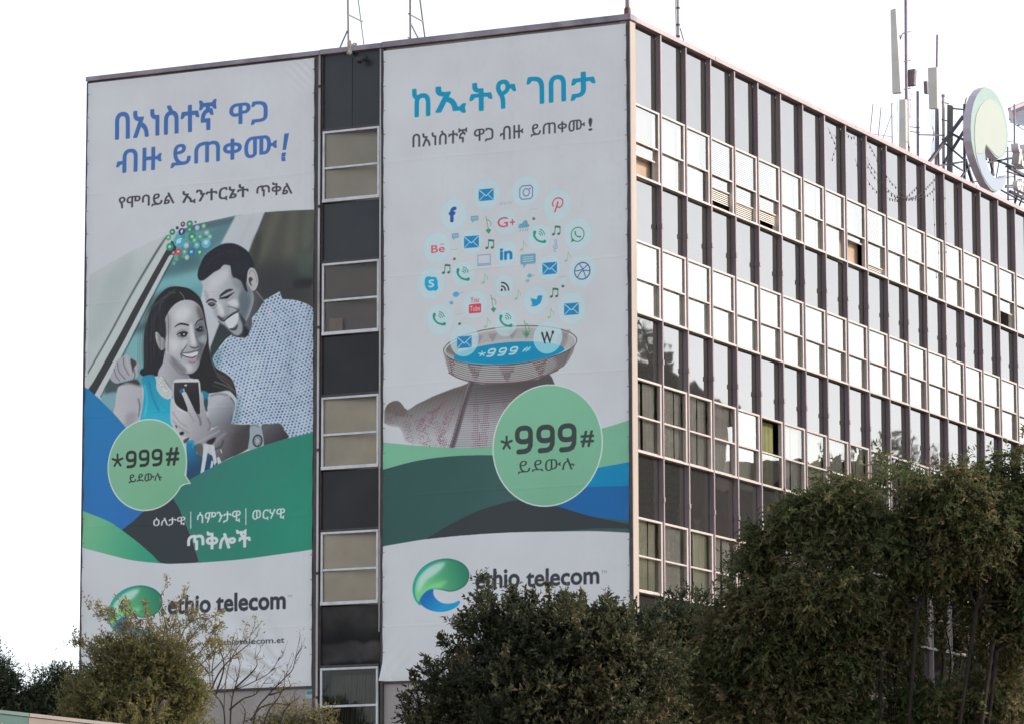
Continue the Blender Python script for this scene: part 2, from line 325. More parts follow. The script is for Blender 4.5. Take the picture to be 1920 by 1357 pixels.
def window_b(b, zt, raise_=0.0, inside='blind_board', upper_open=False, fb=None, gb=None):
    """One two-sash window: frame mesh with its panes and what hangs behind them; fb/gb collect instead of linking."""
    ya, yb = Y0+S*b+0.003, Y0+S*(b+1)-MW-0.003; zb = zt-HW; zm = zt-0.515*HW
    f = fb or MB(); w_ = 0.075
    f.box(-0.134, -0.030, ya, yb, zt-0.055, zt); f.box(-0.134, -0.004, ya, yb, zb, zb+0.055)
    f.box(-0.134, -0.034, ya, ya+w_*0.6, zb+0.056, zt-0.056); f.box(-0.134, -0.034, yb-w_*1.25, yb, zb+0.056, zt-0.056)
    f.box(-0.10, -0.038, ya+w_*0.6+0.001, yb-w_*1.25-0.001, zm-0.022, zm+0.022)
    up = raise_*(zm-0.03-zb-0.056)
    if not upper_open:
        f.box(-0.128, -0.104, ya+w_*0.6+0.001, yb-w_*1.25-0.001, zb+0.058+up, zb+0.098+up)
    panes = []
    y1, y2 = ya+w_*0.6+0.001, yb-w_*1.25-0.001
    t1, t2 = rng.uniform(-0.003, 0.003), rng.uniform(-0.003, 0.003)
    def pane(x, za, zc, t, q):
        q.add([(x+t, y1, za), (x-t, y2, za), (x-t, y2, zc), (x+t, y1, zc)], [(0, 1, 2, 3)])
    q1, q2 = (gb or MB()), (gb or MB())
    if upper_open: pane(-0.075, zb+0.057, zm-0.023, t1, q1)
    else:
        pane(-0.075, zm+0.023, zt-0.056, t1, q1); pane(-0.114, zb+0.099+up, zm-0.01, t2, q2)
    if fb is not None: return
    o = f.build('window', M_FRAME, BLD, bevel=0.005)
    q1.build('glass_pane', M_GLASS if inside in ('blind_board', 'slat', 'brown', 'dark') else M_GLASSD, o, keep=True)
    if not upper_open: q2.build('glass_pane', M_GLASS if inside in ('blind_board', 'slat', 'brown', 'dark') else M_GLASSD, o, keep=True)
    if inside in ('blind_board', 'brown'):
        zl = zb+0.02 if (raise_ == 0 or inside == 'brown') else zb+0.1+up
        MB().box(-0.30, -0.295, ya, yb, zl, zt-0.02).build('blind_board', M_BLIND if inside == 'blind_board' else M_BROWNB, o)
    elif inside == 'slat':
        s_ = MB(); z = zt-0.05; low = zb+rng.choice((0.06, 0.1, 0.25))
        while z > low:
            s_.add([(-0.165, y1, z), (-0.165, y2, z), (-0.130, y2, z-0.044), (-0.130, y1, z-0.044)], [(0, 1, 2, 3)]); z -= 0.05
        s_.build('slatted_blind', M_SLATB, o)
    elif inside.startswith('curtain'):
        c = MB(); gap = rng.uniform(0.0, 0.10); mid = rng.uniform(ya+0.3, yb-0.5)
        if inside == 'curtain2':
            blade(c, -0.24, ya+0.55, yb-0.22, zb, zt-0.08, 20, 0.03, rng.uniform(0, 6), 'x')
        else:
            if mid-ya > 0.2: blade(c, -0.20, ya, mid, zb, zt-0.1*rng.random(), int((mid-ya)*28)+4, 0.02, rng.uniform(0, 6), 'x', lean=rng.uniform(-0.05, 0.08))
            if yb-mid-gap > 0.15: blade(c, -0.20, mid+gap, yb, zb, zt-0.05, int((yb-mid-gap)*28)+4, 0.02, rng.uniform(0, 6), 'x')
        c.build('curtain', M_CURTO if inside == 'curtain2' else M_CURT if rng.random() < 0.55 else M_CURTG, o, smooth=True)
    return o
for k in range(7):
    zt = Z1-k*ST
    if k == 4: fr_, gr_ = MB(), MB()
    if k >= 4:
        for b in range(NB): window_b(b, zt, fb=fr_, gb=gr_)
        continue
    for b in range(NB):
        if b > 18 or (k == 3 and b > 12): continue
        kw = dict(raise_=0.0, inside='blind_board')
        if k == 0:
            kw = {0: dict(raise_=0.62, inside='brown'), 3: dict(raise_=0.62, inside='slat'), 4: dict(raise_=0.46, inside='slat'), 5: dict(raise_=0.55, inside='slat'),
                  9: dict(raise_=0.8, inside='brown'), 10: dict(raise_=0.22, inside='slat'), 17: dict(raise_=0.55, inside='dark')}.get(b, kw)
        if k == 2:
            kw = dict(inside='curtain') if b <= 3 else (dict(inside='curtain2', upper_open=True) if b == 5 else (dict(inside='curtain') if 6 <= b <= 11 else kw))
        if k == 3: kw = dict(inside='curtain')
        window_b(b, zt, **kw)
for k in range(4):                                # bays beyond the frame and behind the trees
    for b in range(NB):
        if b > 18 or (k == 3 and b > 12): window_b(b, Z1-k*ST, fb=fr_, gb=gr_)
o = fr_.build('windows', M_FRAME, BLD); o['kind'] = 'stuff'
gp = gr_.build('glass_panes', M_GLASSD, o, keep=True); gp['kind'] = 'stuff'
# ================================================================ printed banners: a small painter working in banner space
DEN = 96.0                                   # canvas cells per metre of banner
KD = DEN/80.0                                # stroke widths below are in 1/80 m
WREF = np.array([187., 187., 197.])          # how bare white vinyl looks in the photograph
def lin(c): c = np.asarray(c, float)/255.0; return np.where(c <= 0.04045, c/12.92, ((c+0.055)/1.055)**2.4)
def blur(a, s):
    if s <= 0.3: return a
    k = int(math.ceil(s*2.5)); x = np.arange(-k, k+1); w = np.exp(-x*x/(2*s*s)); w /= w.sum()
    p = np.pad(a, ((k, k), (k, k)), mode='constant'); o = np.zeros((p.shape[0], a.shape[1]))
    for i, q in enumerate(w): o += q*p[:, i:i+a.shape[1]]
    r = np.zeros(a.shape)
    for i, q in enumerate(w): r += q*o[i:i+a.shape[0]]
    return r
def smooth(pts, n=6, closed=True):
    p = np.asarray(pts, float); N = len(p); out = []
    for i in range(N if closed else N-1):
        g = lambda j: p[j % N] if closed else p[min(max(j, 0), N-1)]
        a, b, c, d = g(i-1), g(i), g(i+1), g(i+2)
        for t in np.arange(n)/n: out.append(0.5*((2*b)+(c-a)*t+(2*a-5*b+4*c-d)*t*t+(3*b-a-3*c+d)*t**3))
    if not closed: out.append(p[-1])
    return np.array(out)
class Canvas:
    def __init__(s, x0, x1, z0, z1):
        s.x0, s.x1, s.z0, s.z1 = x0, x1, z0, z1; s.w = int((x1-x0)*DEN)+1; s.h = int((z1-z0)*DEN)+1
        s.c = np.empty((s.h, s.w, 3)); s.c[:] = WREF
    def P(s, pts):                           # photograph traced onto the banner plane -> canvas cells
        p = np.asarray(pts, float).reshape(-1, 2); q = on_y(p[:, 0], p[:, 1], 0.0)
        return np.stack([(q[:, 0]-s.x0)*DEN, (s.z1-q[:, 2])*DEN], 1)
    def scale(s, x, y):                      # cells per photo pixel across and down
        a = s.P([(x, y), (x+1, y), (x, y+1)]); return a[1, 0]-a[0, 0], a[2, 1]-a[0, 1]
    def cover(s, polys, pad=2):              # polygons (even-odd) -> mask with antialiasing
        allp = np.concatenate(polys); X0 = max(0, int(allp[:, 0].min())-pad); X1 = min(s.w, int(allp[:, 0].max())+pad+2)
        Y0_ = max(0, int(allp[:, 1].min())-pad); Y1_ = min(s.h, int(allp[:, 1].max())+pad+2)
        if X1 <= X0 or Y1_ <= Y0_: return None
        SS = 4; ys = Y0_+(np.arange((Y1_-Y0_)*SS)+0.5)/SS; ed = []
        for p in polys:
            q = np.roll(p, -1, 0); ed.append(np.concatenate([p, q], 1))
        e = np.concatenate(ed); e = e[np.abs(e[:, 1]-e[:, 3]) > 1e-9]
        lo = np.minimum(e[:, 1], e[:, 3]); hi = np.maximum(e[:, 1], e[:, 3])
        hit = (ys[:, None] >= lo) & (ys[:, None] < hi)
        xs = np.where(hit, e[:, 0]+(ys[:, None]-e[:, 1])*(e[:, 2]-e[:, 0])/(e[:, 3]-e[:, 1]), np.inf); xs.sort(axis=1)
        m = int(hit.sum(1).max()); i = np.arange(X0, X1); cov = np.zeros((len(ys), X1-X0))
        for j in range(0, m-1, 2):
            a, b = xs[:, j], xs[:, j+1]; ok = np.isfinite(b)
            if ok.any(): cov[ok] += np.clip(np.minimum(b[ok, None], i+1)-np.maximum(a[ok, None], i), 0, 1)
        return np.clip(cov.reshape(-1, SS, X1-X0).mean(1), 0, 1), X0, Y0_
    def put(s, mk, col, alpha=1.0, feather=0.0, clip=None):
        if mk is None: return
        m, X0, Y0_ = mk
        feather = feather*KD
        if feather > 0.3:
            k = int(feather*3)+1; a0, b0 = max(0, X0-k), max(0, Y0_-k); a1, b1 = min(s.w, X0+m.shape[1]+k), min(s.h, Y0_+m.shape[0]+k)
            q = np.zeros((b1-b0, a1-a0)); q[Y0_-b0:Y0_-b0+m.shape[0], X0-a0:X0-a0+m.shape[1]] = m; m = blur(q, feather); X0, Y0_ = a0, b0
        sl = np.s_[Y0_:Y0_+m.shape[0], X0:X0+m.shape[1]]
        if clip is not None: m = m*clip[sl]
        if callable(col):
            yy, xx = np.mgrid[Y0_:Y0_+m.shape[0], X0:X0+m.shape[1]]; cc = col(xx, yy)
        else: cc = np.asarray(col, float)
        a = (m*alpha)[..., None]; s.c[sl] = s.c[sl]*(1-a)+cc*a
    def full(s, mk):
        f = np.zeros((s.h, s.w)); m, X0, Y0_ = mk; f[Y0_:Y0_+m.shape[0], X0:X0+m.shape[1]] = m; return f
    def poly(s, pts, col, alpha=1.0, feather=0.0, sm=False, clip=None):
        p = s.P(smooth(pts) if sm else pts); s.put(s.cover([p]), col, alpha, feather, clip)
    def mask(s, pts, sm=False): return s.full(s.cover([s.P(smooth(pts) if sm else pts)]))
    def line(s, pts, wd, col, alpha=1.0, feather=0.0, sm=True, clip=None, cells=False):
        p = np.asarray(pts, float) if cells else s.P(smooth(pts, 6, False) if sm and len(pts) > 2 else pts)
        wds = np.interp(np.linspace(0, 1, len(p)), np.linspace(0, 1, len(wd)), wd) if hasattr(wd, '__len__') else np.full(len(p), float(wd))
        wds = wds*KD
        k = wds.max()+2; X0 = max(0, int(p[:, 0].min()-k)); X1 = min(s.w, int(p[:, 0].max()+k)+1); Y0_ = max(0, int(p[:, 1].min()-k)); Y1_ = min(s.h, int(p[:, 1].max()+k)+1)
        if X1 <= X0 or Y1_ <= Y0_: return
        yy, xx = np.mgrid[Y0_:Y1_, X0:X1]; xx = xx+0.5; yy = yy+0.5; cov = np.zeros(xx.shape)
        for (a, b, wa, wb) in zip(p[:-1], p[1:], wds[:-1], wds[1:]):
            d = b-a; L = max(1e-9, d@d); t = np.clip(((xx-a[0])*d[0]+(yy-a[1])*d[1])/L, 0, 1)
            dist = np.hypot(xx-a[0]-t*d[0], yy-a[1]-t*d[1]); cov = np.maximum(cov, np.clip((wa+(wb-wa)*t)/2-dist+0.5, 0, 1))
        s.put((cov, X0, Y0_), col, alpha, feather, clip)
    def ell(s, cx, cy, rx, ry, col, alpha=1.0, feather=0.0, ring=0.0, clip=None, a0=0, a1=360):
        c = s.P([(cx, cy)])[0]; kx, ky = s.scale(cx, cy); t = np.radians(np.linspace(a0, a1, 48, endpoint=(a1-a0) < 360))
        p = np.stack([c[0]+rx*kx*np.cos(t), c[1]-ry*ky*np.sin(t)], 1)
        if ring > 0:
            if a1-a0 >= 360: p = np.concatenate([p, p[:1]])
            s.line(p, ring, col, alpha, feather, clip=clip, cells=True)
        else: s.put(s.cover([p]), col, alpha, feather, clip)
    def local(s, cx, cy, pts):               # offsets in photo pixels measured along the banner's own axes
        c = s.P([(cx, cy)])[0]; kx, ky = s.scale(cx, cy); q = np.asarray(pts, float); return np.stack([c[0]+q[:, 0]*kx, c[1]+q[:, 1]*ky], 1)
    def lpoly(s, cx, cy, pts, col, alpha=1.0, sm=False, feather=0.0): s.put(s.cover([s.local(cx, cy, smooth(pts) if sm else pts)]), col, alpha, feather)
    def lline(s, cx, cy, pts, wd, col, alpha=1.0, sm=True): s.line(s.local(cx, cy, smooth(pts, 6, False) if sm and len(pts) > 2 else pts), wd, col, alpha, cells=True)
    def text(s, body, ll, ur, col, bold=0.0, shear=0.0, alpha=1.0):
        """Lettering fitted into the banner rectangle whose lower left / upper right corners are ll / ur."""
        tris = glyphs(body, 0.0, shear); mn = tris.reshape(-1, 2).min(0); mx = tris.reshape(-1, 2).max(0)
        a, b = s.P([ll, ur]); dil = bold*(a[1]-b[1])*1.15; a = a+[dil, -dil]; b = b+[-dil, dil]; q = (tris-mn)/(mx-mn); q = np.stack([a[0]+q[..., 0]*(b[0]-a[0]), a[1]+q[..., 1]*(b[1]-a[1])], -1)
        k = int(dil)+3; X0 = max(0, int(a[0])-k); X1 = min(s.w, int(b[0])+k+1); Y0_ = max(0, int(b[1])-k); Y1_ = min(s.h, int(a[1])+k+1)
        acc = np.zeros((Y1_-Y0_, X1-X0))
        for t in q:
            r = s.cover([t], 0)
            if r is None: continue
            m, x, y = r; x -= X0; y -= Y0_
            h = min(m.shape[0], acc.shape[0]-y); w = min(m.shape[1], acc.shape[1]-x)
            if h > 0 and w > 0 and x >= 0 and y >= 0: acc[y:y+h, x:x+w] += m[:h, :w]
        acc = np.clip(acc, 0, 1)
        if dil > 0.05:                       # heavier weight: grow the strokes
            o = acc.copy(); H_, W_ = acc.shape
            for dx, dy in [(math.cos(t)*dil, math.sin(t)*dil) for t in np.radians(np.arange(0, 360, 30))]:
                ix, iy = math.floor(dx), math.floor(dy); fx, fy = dx-ix, dy-iy; P_ = np.pad(acc, k+1)
                g = lambda u, v: P_[k+1-v:k+1-v+H_, k+1-u:k+1-u+W_]
                o = np.maximum(o, (g(ix, iy)*(1-fx)+g(ix+1, iy)*fx)*(1-fy)+(g(ix, iy+1)*(1-fx)+g(ix+1, iy+1)*fx)*fy)
            acc = o
        s.put((acc, X0, Y0_), col, alpha)
_gl = {}
def text_mesh(body, bold=0.0, shear=0.0, extrude=0.0, res=3):
    c = bpy.data.curves.new('lettering', 'FONT'); c.body = body; c.resolution_u = res; c.offset = bold; c.shear = shear; c.extrude = extrude
    o = bpy.data.objects.new('lettering', c); COL.objects.link(o); bpy.context.view_layer.update()
    me = bpy.data.meshes.new_from_object(o.evaluated_get(bpy.context.evaluated_depsgraph_get()))
    bpy.data.objects.remove(o); bpy.data.curves.remove(c); return me
def glyphs(body, bold, shear):
    k = (body, bold, shear)
    if k not in _gl:
        me = text_mesh(body, bold, shear); me.calc_loop_triangles()
        v = np.array([tuple(p.co)[:2] for p in me.vertices]); t = np.array([tuple(x.vertices) for x in me.loop_triangles])
        _gl[k] = v[t]; bpy.data.meshes.remove(me)
    return _gl[k]
def grad(c0, c1, cv, p0, p1):                # linear print gradient between two traced points
    a, b = cv.P([p0, p1]); d = b-a; L = d@d; c0 = np.asarray(c0, float); c1 = np.asarray(c1, float)
    def f(xx, yy):
        t = np.clip(((xx-a[0])*d[0]+(yy-a[1])*d[1])/L, 0, 1)[..., None]; return c0*(1-t)+c1*t
    return f
def noise2(h, w, s, seed):                   # smooth value noise, about s cells per blob
    r = np.random.RandomState(seed); g = r.rand(int(h/s)+3, int(w/s)+3); y = np.arange(h)/s; x = np.arange(w)/s
    yi, xi = y.astype(int), x.astype(int); fy, fx = (y-yi)[:, None], (x-xi)[None]; fy = fy*fy*(3-2*fy); fx = fx*fx*(3-2*fx)
    G = lambda a, b: g[np.ix_(yi+a, xi+b)]
    return (G(0,0)*(1-fy)+G(1,0)*fy)*(1-fx)+(G(0,1)*(1-fy)+G(1,1)*fy)*fx
def star(cv, ll, ur, w, col):
    a, b = cv.P([ll, ur]); cx, cy = (a+b)/2; rx, ry = abs(b[0]-a[0])/2, abs(b[1]-a[1])/2
    for t in np.radians([90, 18, 162, -54, 234]): cv.line([(cx, cy), (cx+rx*.92*math.cos(t), cy-ry*.98*math.sin(t))], w, col, sm=False, cells=True)
def nines(cv, boxes, w, col, lean=0.0):
    for ll, ur in boxes:
        a, b = cv.P([ll, ur]); wk = w*KD; W_, H_ = b[0]-a[0]-wk, a[1]-b[1]-wk; x0, y0 = a[0]+wk/2, b[1]+wk/2
        f = lambda pts: np.array([(x0+u*W_+lean*(1-v)*H_, y0+v*H_) for u, v in pts])
        ring = f([(.5+.5*math.copysign(abs(math.cos(t))**.75, math.cos(t)), .29-.29*math.copysign(abs(math.sin(t))**.75, math.sin(t))) for t in np.radians(np.arange(0, 361, 12))])
        cv.line(ring, w, col, sm=False, cells=True); cv.line(f([(1, .25), (1, .55), (.98, .76), (.86, .92), (.62, .99), (.3, 1.0), (.1, 1.0)]), w, col, sm=False, cells=True)
# ---------------------------------------------------------------- left banner print
B1 = (-15.595, -8.825, float(on_y(585, 1285)[2]), float(on_y(591, 110)[2]))
cv = Canvas(*B1)
BLUE = (62, 100, 163); INK = (64, 61, 69); DK = (46, 46, 47)
for t, ll, ur in (('በአነስተኛ', (217, 264), (408, 186.5)), ('ዋጋ', (431, 240.5), (503.5, 189)), ('ብዙ', (219, 327), (304, 274)),
                  ('ይጠቀሙ', (320.5, 317), (521, 252))):
    cv.text(t, ll, ur, BLUE, 0.022)
cv.lpoly(528.5, 296, [(0, 0), (7.5, 0), (8.6, 8), (1.1, 8)], BLUE); cv.lpoly(528.5, 296, [(2, 13), (7.4, 13), (15.5, 43), (6.2, 43)], BLUE) if False else None
cv.poly([(528.5, 295.5), (536.5, 294.6), (537.7, 286.8), (529.8, 287.7)], BLUE); cv.poly([(531, 283), (537.5, 282.2), (543.5, 251), (534.5, 252)], BLUE)
for t, ll, ur in (('የሞባይል', (224.5, 395), (329, 361)), ('ኢንተርኔት', (343, 384.5), (468, 345)), ('ጥቅል', (482, 371), (550, 339.5))):
    cv.text(t, ll, ur, INK, 0.018)
# photograph of the couple -------------------------------------------------
photo = [(590, 394), (545, 395.5), (498, 399), (443, 405), (370, 421), (315, 442), (250, 471), (168, 517), (165, 733), (189, 748), (215, 775), (240, 803), (280, 850), (350, 900), (359, 900), (378, 887), (416, 867), (453, 850), (496, 835), (541, 821), (590, 811)]
PM = cv.mask(photo)
def pp(pts, col, a=1.0, f=0.0, sm=True): cv.poly(pts, col, a, f, sm, clip=PM)
def pl(pts, wd, col, a=1.0, f=0.0): cv.line(pts, wd, col, a, f, clip=PM)
cv.poly(photo, (178, 181, 186), 0.9)
pp([(168, 540), (250, 500), (300, 480), (280, 520), (200, 640), (166, 690)], (170, 176, 180), 0.7, 10)
pp([(215, 500), (255, 478), (230, 560), (180, 640), (168, 620)], (160, 168, 172), 0.5, 7)
pp([(335, 436), (370, 421), (443, 405), (420, 450), (405, 500), (385, 560), (330, 640), (270, 720), (230, 800), (190, 750), (205, 715)], (112, 150, 158), 1, 2.5, False)
for pts, col, a, f in (([(340, 470), (440, 410), (425, 445), (350, 500)], (96, 122, 130), .8, 5), ([(350, 425), (450, 405), (440, 418), (360, 436)], (92, 104, 112), .8, 3),
                       ([(300, 530), (390, 500), (385, 530), (290, 560)], (128, 168, 176), .8, 6), ([(310, 495), (370, 480), (375, 505), (300, 520)], (86, 110, 118), .7, 6),
                       ([(285, 560), (330, 540), (300, 580), (262, 610)], (88, 104, 108), .8, 5), ([(262, 590), (285, 580), (275, 610), (245, 620)], (140, 172, 178), .8, 4),
                       ([(240, 612), (280, 606), (272, 622), (232, 636)], (84, 108, 114), .8, 5), ([(235, 640), (275, 628), (270, 690), (240, 670)], (128, 166, 172), .9, 5),
                       ([(200, 718), (225, 700), (222, 735), (200, 742)], (82, 92, 96), .9, 3), ([(192, 742), (222, 736), (216, 768), (200, 760)], (132, 160, 170), .9, 2),
                       ([(380, 505), (412, 470), (400, 500), (384, 540)], (134, 168, 172), .7, 5)):
    pp(pts, col, a, f)
# white beam behind the heads
pp([(443, 405), (498, 399), (470, 470), (440, 540), (412, 608), (394, 656), (388, 650), (378, 563), (381, 545), (392, 510), (415, 460)], (178, 180, 189), 1, 1.5, False)
pl([(478, 400), (440, 480)], 6, (168, 174, 180), .5, 3)
# dark wall on the right
pp([(498, 399), (592, 393), (592, 600), (500, 600), (455, 560), (466, 478)], (92, 91, 88), 1, 1.2, False)
for pts, col, a, f in (([(510, 400), (530, 398), (500, 480), (485, 500)], (106, 105, 97), .7, 6), ([(545, 396), (560, 396), (550, 520), (530, 520)], (108, 108, 98), .5, 6),
                       ([(575, 396), (592, 396), (592, 440), (570, 470)], (104, 108, 100), .6, 5), ([(480, 500), (592, 500), (592, 570), (490, 570)], (70, 71, 74), .85, 14),
                       ([(560, 480), (592, 478), (592, 515), (562, 515)], (90, 108, 100), .5, 6), ([(555, 528), (592, 524), (592, 536), (556, 540)], (52, 54, 56), .7, 3),
                       ([(478, 450), (492, 440), (484, 500), (474, 490)], (76, 76, 76), .7, 4)):
    pp(pts, col, a, f)
pp([(413, 608), (396, 652), (397, 680), (415, 668), (440, 640), (438, 628), (424, 606)], (70, 76, 78), 1, 1, False)
# escalator rail
pl([(316, 443), (298, 470), (250, 550), (200, 640), (164, 703)], [3, 5, 4, 4, 4], (84, 90, 92), .9, 1.2)
pp([(315, 447), (324, 452), (176, 718), (163, 740), (160, 712)], (178, 183, 186), 1, .5, False)
pp([(324, 452), (333, 462), (331, 476), (319, 484), (191, 718), (176, 745), (163, 735), (176, 716)], (74, 74, 78), 1, .5, False)
pp([(319, 481), (329, 476), (203, 716), (184, 748), (178, 742), (191, 718)], (180, 184, 188), 1, .5, False)
pl([(329, 480), (262, 608), (204, 718), (190, 744)], 2.6, (74, 80, 82), .8, .8)
# man: neck, face
def skin(a, b, p0, p1): return grad(a, b, cv, p0, p1)
pp([(455, 570), (470, 543), (484, 546), (497, 566), (486, 592), (474, 612), (468, 632), (455, 632), (445, 618)], skin((112, 116, 124), (84, 82, 88), (455, 580), (490, 585)), 1, .8)
pl([(483, 548), (490, 557), (497, 566)], 2, (140, 142, 148), .8, .5)
pp([(381, 523), (381, 536), (384, 552), (388, 567), (391, 573), (397, 578), (400, 585), (404, 596), (411, 605), (420, 612), (430, 622), (441, 631), (451, 631), (458, 622), (462, 606), (470, 590), (478, 560), (468, 535), (452, 522), (437, 515), (433, 498), (414, 502)],
   skin((174, 173, 182), (150, 153, 162), (395, 550), (462, 560)), 1, .6)
for pts, col, a, f in (([(455, 540), (468, 540), (474, 560), (466, 590), (456, 606), (448, 585), (450, 560)], (112, 122, 132), .8, 3.5),
                       ([(447, 520), (466, 535), (468, 552), (455, 545)], (118, 122, 132), .8, 3), ([(386, 540), (404, 536), (410, 552), (394, 560)], (184, 182, 188), .6, 4),
                       ([(430, 566), (446, 564), (450, 576), (436, 574)], (190, 186, 194), .7, 3), ([(404, 562), (412, 566), (418, 588), (409, 590)], (188, 187, 192), .7, 2.5),
                       ([(424, 572), (432, 574), (430, 588), (422, 592)], (150, 150, 160), .7, 2)):
    pp(pts, col, a, f)
pl([(386, 552), (398, 549), (412, 549)], 1.2, (150, 150, 156), .7, .6)
# hair
pp([(372, 519), (373, 508), (377, 497), (385, 481), (399, 469), (416, 459.5), (431, 457), (444, 459), (458, 466), (468, 475), (475, 488), (479, 504), (470, 506), (466, 520), (463, 533), (466, 548), (461, 545), (454, 529), (445, 523.5), (437, 520), (434, 503), (432, 499), (421, 498), (413, 506), (402, 512), (392, 520), (382, 527), (375, 526)],
   (57, 57, 66), 1, .7)
pl([(380, 512), (400, 486), (425, 474), (450, 474)], 7, (70, 69, 76), .55, 3); pp([(440, 490), (466, 495), (462, 516), (445, 515)], (62, 66, 76), .6, 4)
# ear
pp([(465, 521), (467, 509), (473, 503), (480, 507), (485, 519), (486, 532), (482, 543), (476, 546.5), (469, 538), (465, 530)], (172, 170, 174), 1, .5)
pl([(469, 515), (474, 508), (481, 516), (483, 531)], 1.5, (124, 120, 128), .8, .5); pp([(468, 524), (472, 521), (476, 525), (472, 531), (475, 538), (470, 534)], (72, 70, 74), .9, .8)
for pts, col, al, f in (([(394, 530), (412, 512), (428, 506), (430, 520), (408, 540)], (189, 188, 196), .7, 4), ([(431, 506), (440, 522), (452, 532), (450, 546), (440, 536)], (136, 138, 147), .7, 3), ([(411, 572), (416, 572), (422, 588), (416, 592)], (196, 195, 201), .8, 1.8),
                        ([(428, 568), (442, 563), (449, 570), (444, 577), (434, 574)], (194, 191, 199), .8, 2.2), ([(450, 556), (462, 550), (470, 566), (464, 588), (456, 598), (452, 580)], (104, 110, 120), .75, 3), ([(384, 545), (390, 550), (394, 566), (388, 564)], (146, 144, 152), .6, 2),
                        ([(403, 578), (409, 580), (410, 592), (405, 592)], (150, 148, 158), .6, 1.6), ([(432, 617), (442, 624), (450, 618), (446, 628), (436, 626)], (162, 161, 167), .7, 1.6)):
    pp(pts, col, al, f)
# brows, eyes, nose, smile
pp([(412.5, 556), (417, 551.3), (425, 544.8), (432, 542.8), (439.5, 543.8), (437, 546), (429, 549), (420.5, 554), (414, 558.5)], (62, 59, 67), .95, .7, False)
pp([(411.5, 559.5), (419, 558.3), (426, 556.2), (433, 553), (440.5, 549.5), (436, 555), (428, 560.3), (419, 562.6), (412.5, 562)], (84, 80, 88), .95, .7, False); pp([(421, 559.5), (427, 557), (432, 555.5), (431, 559), (425, 561.5)], (44, 43, 49), .95, .5); pl([(414, 560), (424, 557.5), (433, 553.5), (440.5, 549.8)], 1.5, (50, 48, 55), .9, .4); pl([(425, 565.3), (433, 562.6), (438.5, 557.8)], 1.2, (112, 110, 118), .7, .6); pl([(430, 560.5), (436, 556.5)], 1.4, (176, 174, 182), .6, .5)
pl([(388.5, 568), (393, 564), (400, 563), (407, 567)], [2.6, 4.2, 4.2, 2.6], (62, 60, 68), .95, .5); pp([(391, 570), (398, 567), (406, 570), (403, 575), (398, 577), (393, 573)], (96, 92, 102), .9, .9); pl([(392, 571.5), (398, 574), (404, 572.5)], 2.4, (56, 54, 62), .95, .4); pl([(398, 577), (403, 575.5), (406, 571.5)], 1.8, (140, 140, 146), .9, .5); pl([(399, 580), (405, 578), (408, 573)], 1.1, (90, 90, 98), .8, .4)
pp([(411, 592), (414, 597), (420, 599), (427, 593), (431, 586), (432, 580), (430, 588), (424, 595), (417, 597)], (60, 58, 64), .9, .8)
pl([(409.5, 594.5), (415, 600), (422, 602), (430, 596), (438, 590), (449, 584)], [3, 4.5, 4, 6, 4.5, 3], (70, 68, 76), .95, .8)
pl([(428, 576), (438, 577.5), (450, 582.5)], [1, 1.6, 3], (82, 84, 92), .85, .6); pp([(433, 579), (442, 580), (438, 586), (432, 587)], (160, 166, 172), .8, .8)
pp([(424, 603), (434, 595), (447, 588.5), (448, 600), (443, 610), (433, 617.5), (426, 609)], (204, 203, 213), 1, .5)
pp([(431, 617), (440, 616), (447.5, 609), (445, 619), (437, 621)], (72, 74, 86), .95, .7); pp([(436, 624), (444, 620), (452, 606), (454, 617), (446, 627)], (150, 150, 156), .7, 1.2)
pp([(450, 586), (455, 594), (462, 603), (461, 614), (466, 630), (457, 634), (447, 632), (455, 624), (456, 610), (452, 598)], (68, 68, 76), .9, 1.2)
pl([(412, 604), (421, 612), (431, 622), (441, 631), (451, 633)], [3, 3.5, 4, 5, 4], (64, 68, 74), .85, 1.1); pl([(410, 599), (416, 606), (420, 609)], 2, (170, 170, 176), .8, .6)
pp([(459, 613), (468, 620), (470, 634), (460, 636)], (58, 54, 58), .8, 1.5)
# shirt with dots
shirt = [(435.8, 628.5), (425, 636.7), (413, 651.7), (400, 671), (401, 687), (410, 690), (425, 701), (437, 709), (442, 725), (445, 747), (442, 775), (435, 794), (472, 795), (491, 797), (526, 794), (541, 821), (592, 811), (592, 590), (589, 580), (580, 572), (562, 565), (547.5, 562.6), (531, 562), (526.5, 547.5), (511.8, 555.7), (498, 564), (485.5, 583.8), (474, 597), (474, 610), (467, 629), (458, 637), (450, 634), (443, 633)]
SM = np.minimum(cv.mask(shirt), PM)
cv.poly(shirt, (172, 183, 201), 1, .4, clip=PM)
for pts, col, a, f in (([(400, 668), (418, 650), (412, 690), (402, 690)], (132, 160, 176), .8, 4), ([(436, 760), (452, 740), (450, 796), (436, 796)], (136, 158, 170), .8, 4),
                       ([(540, 600), (556, 600), (548, 720), (536, 720)], (160, 170, 188), .7, 6), ([(470, 660), (490, 650), (480, 760), (462, 760)], (180, 188, 206), .7, 7),
                       ([(575, 590), (592, 600), (592, 800), (580, 800)], (160, 170, 188), .6, 5), ([(498, 585), (512, 575), (505, 600)], (190, 186, 204), .6, 4)):
    cv.poly(pts, col, a, f, True, clip=SM)
rr = np.random.RandomState(3); o_ = cv.P([(500, 700)])[0]
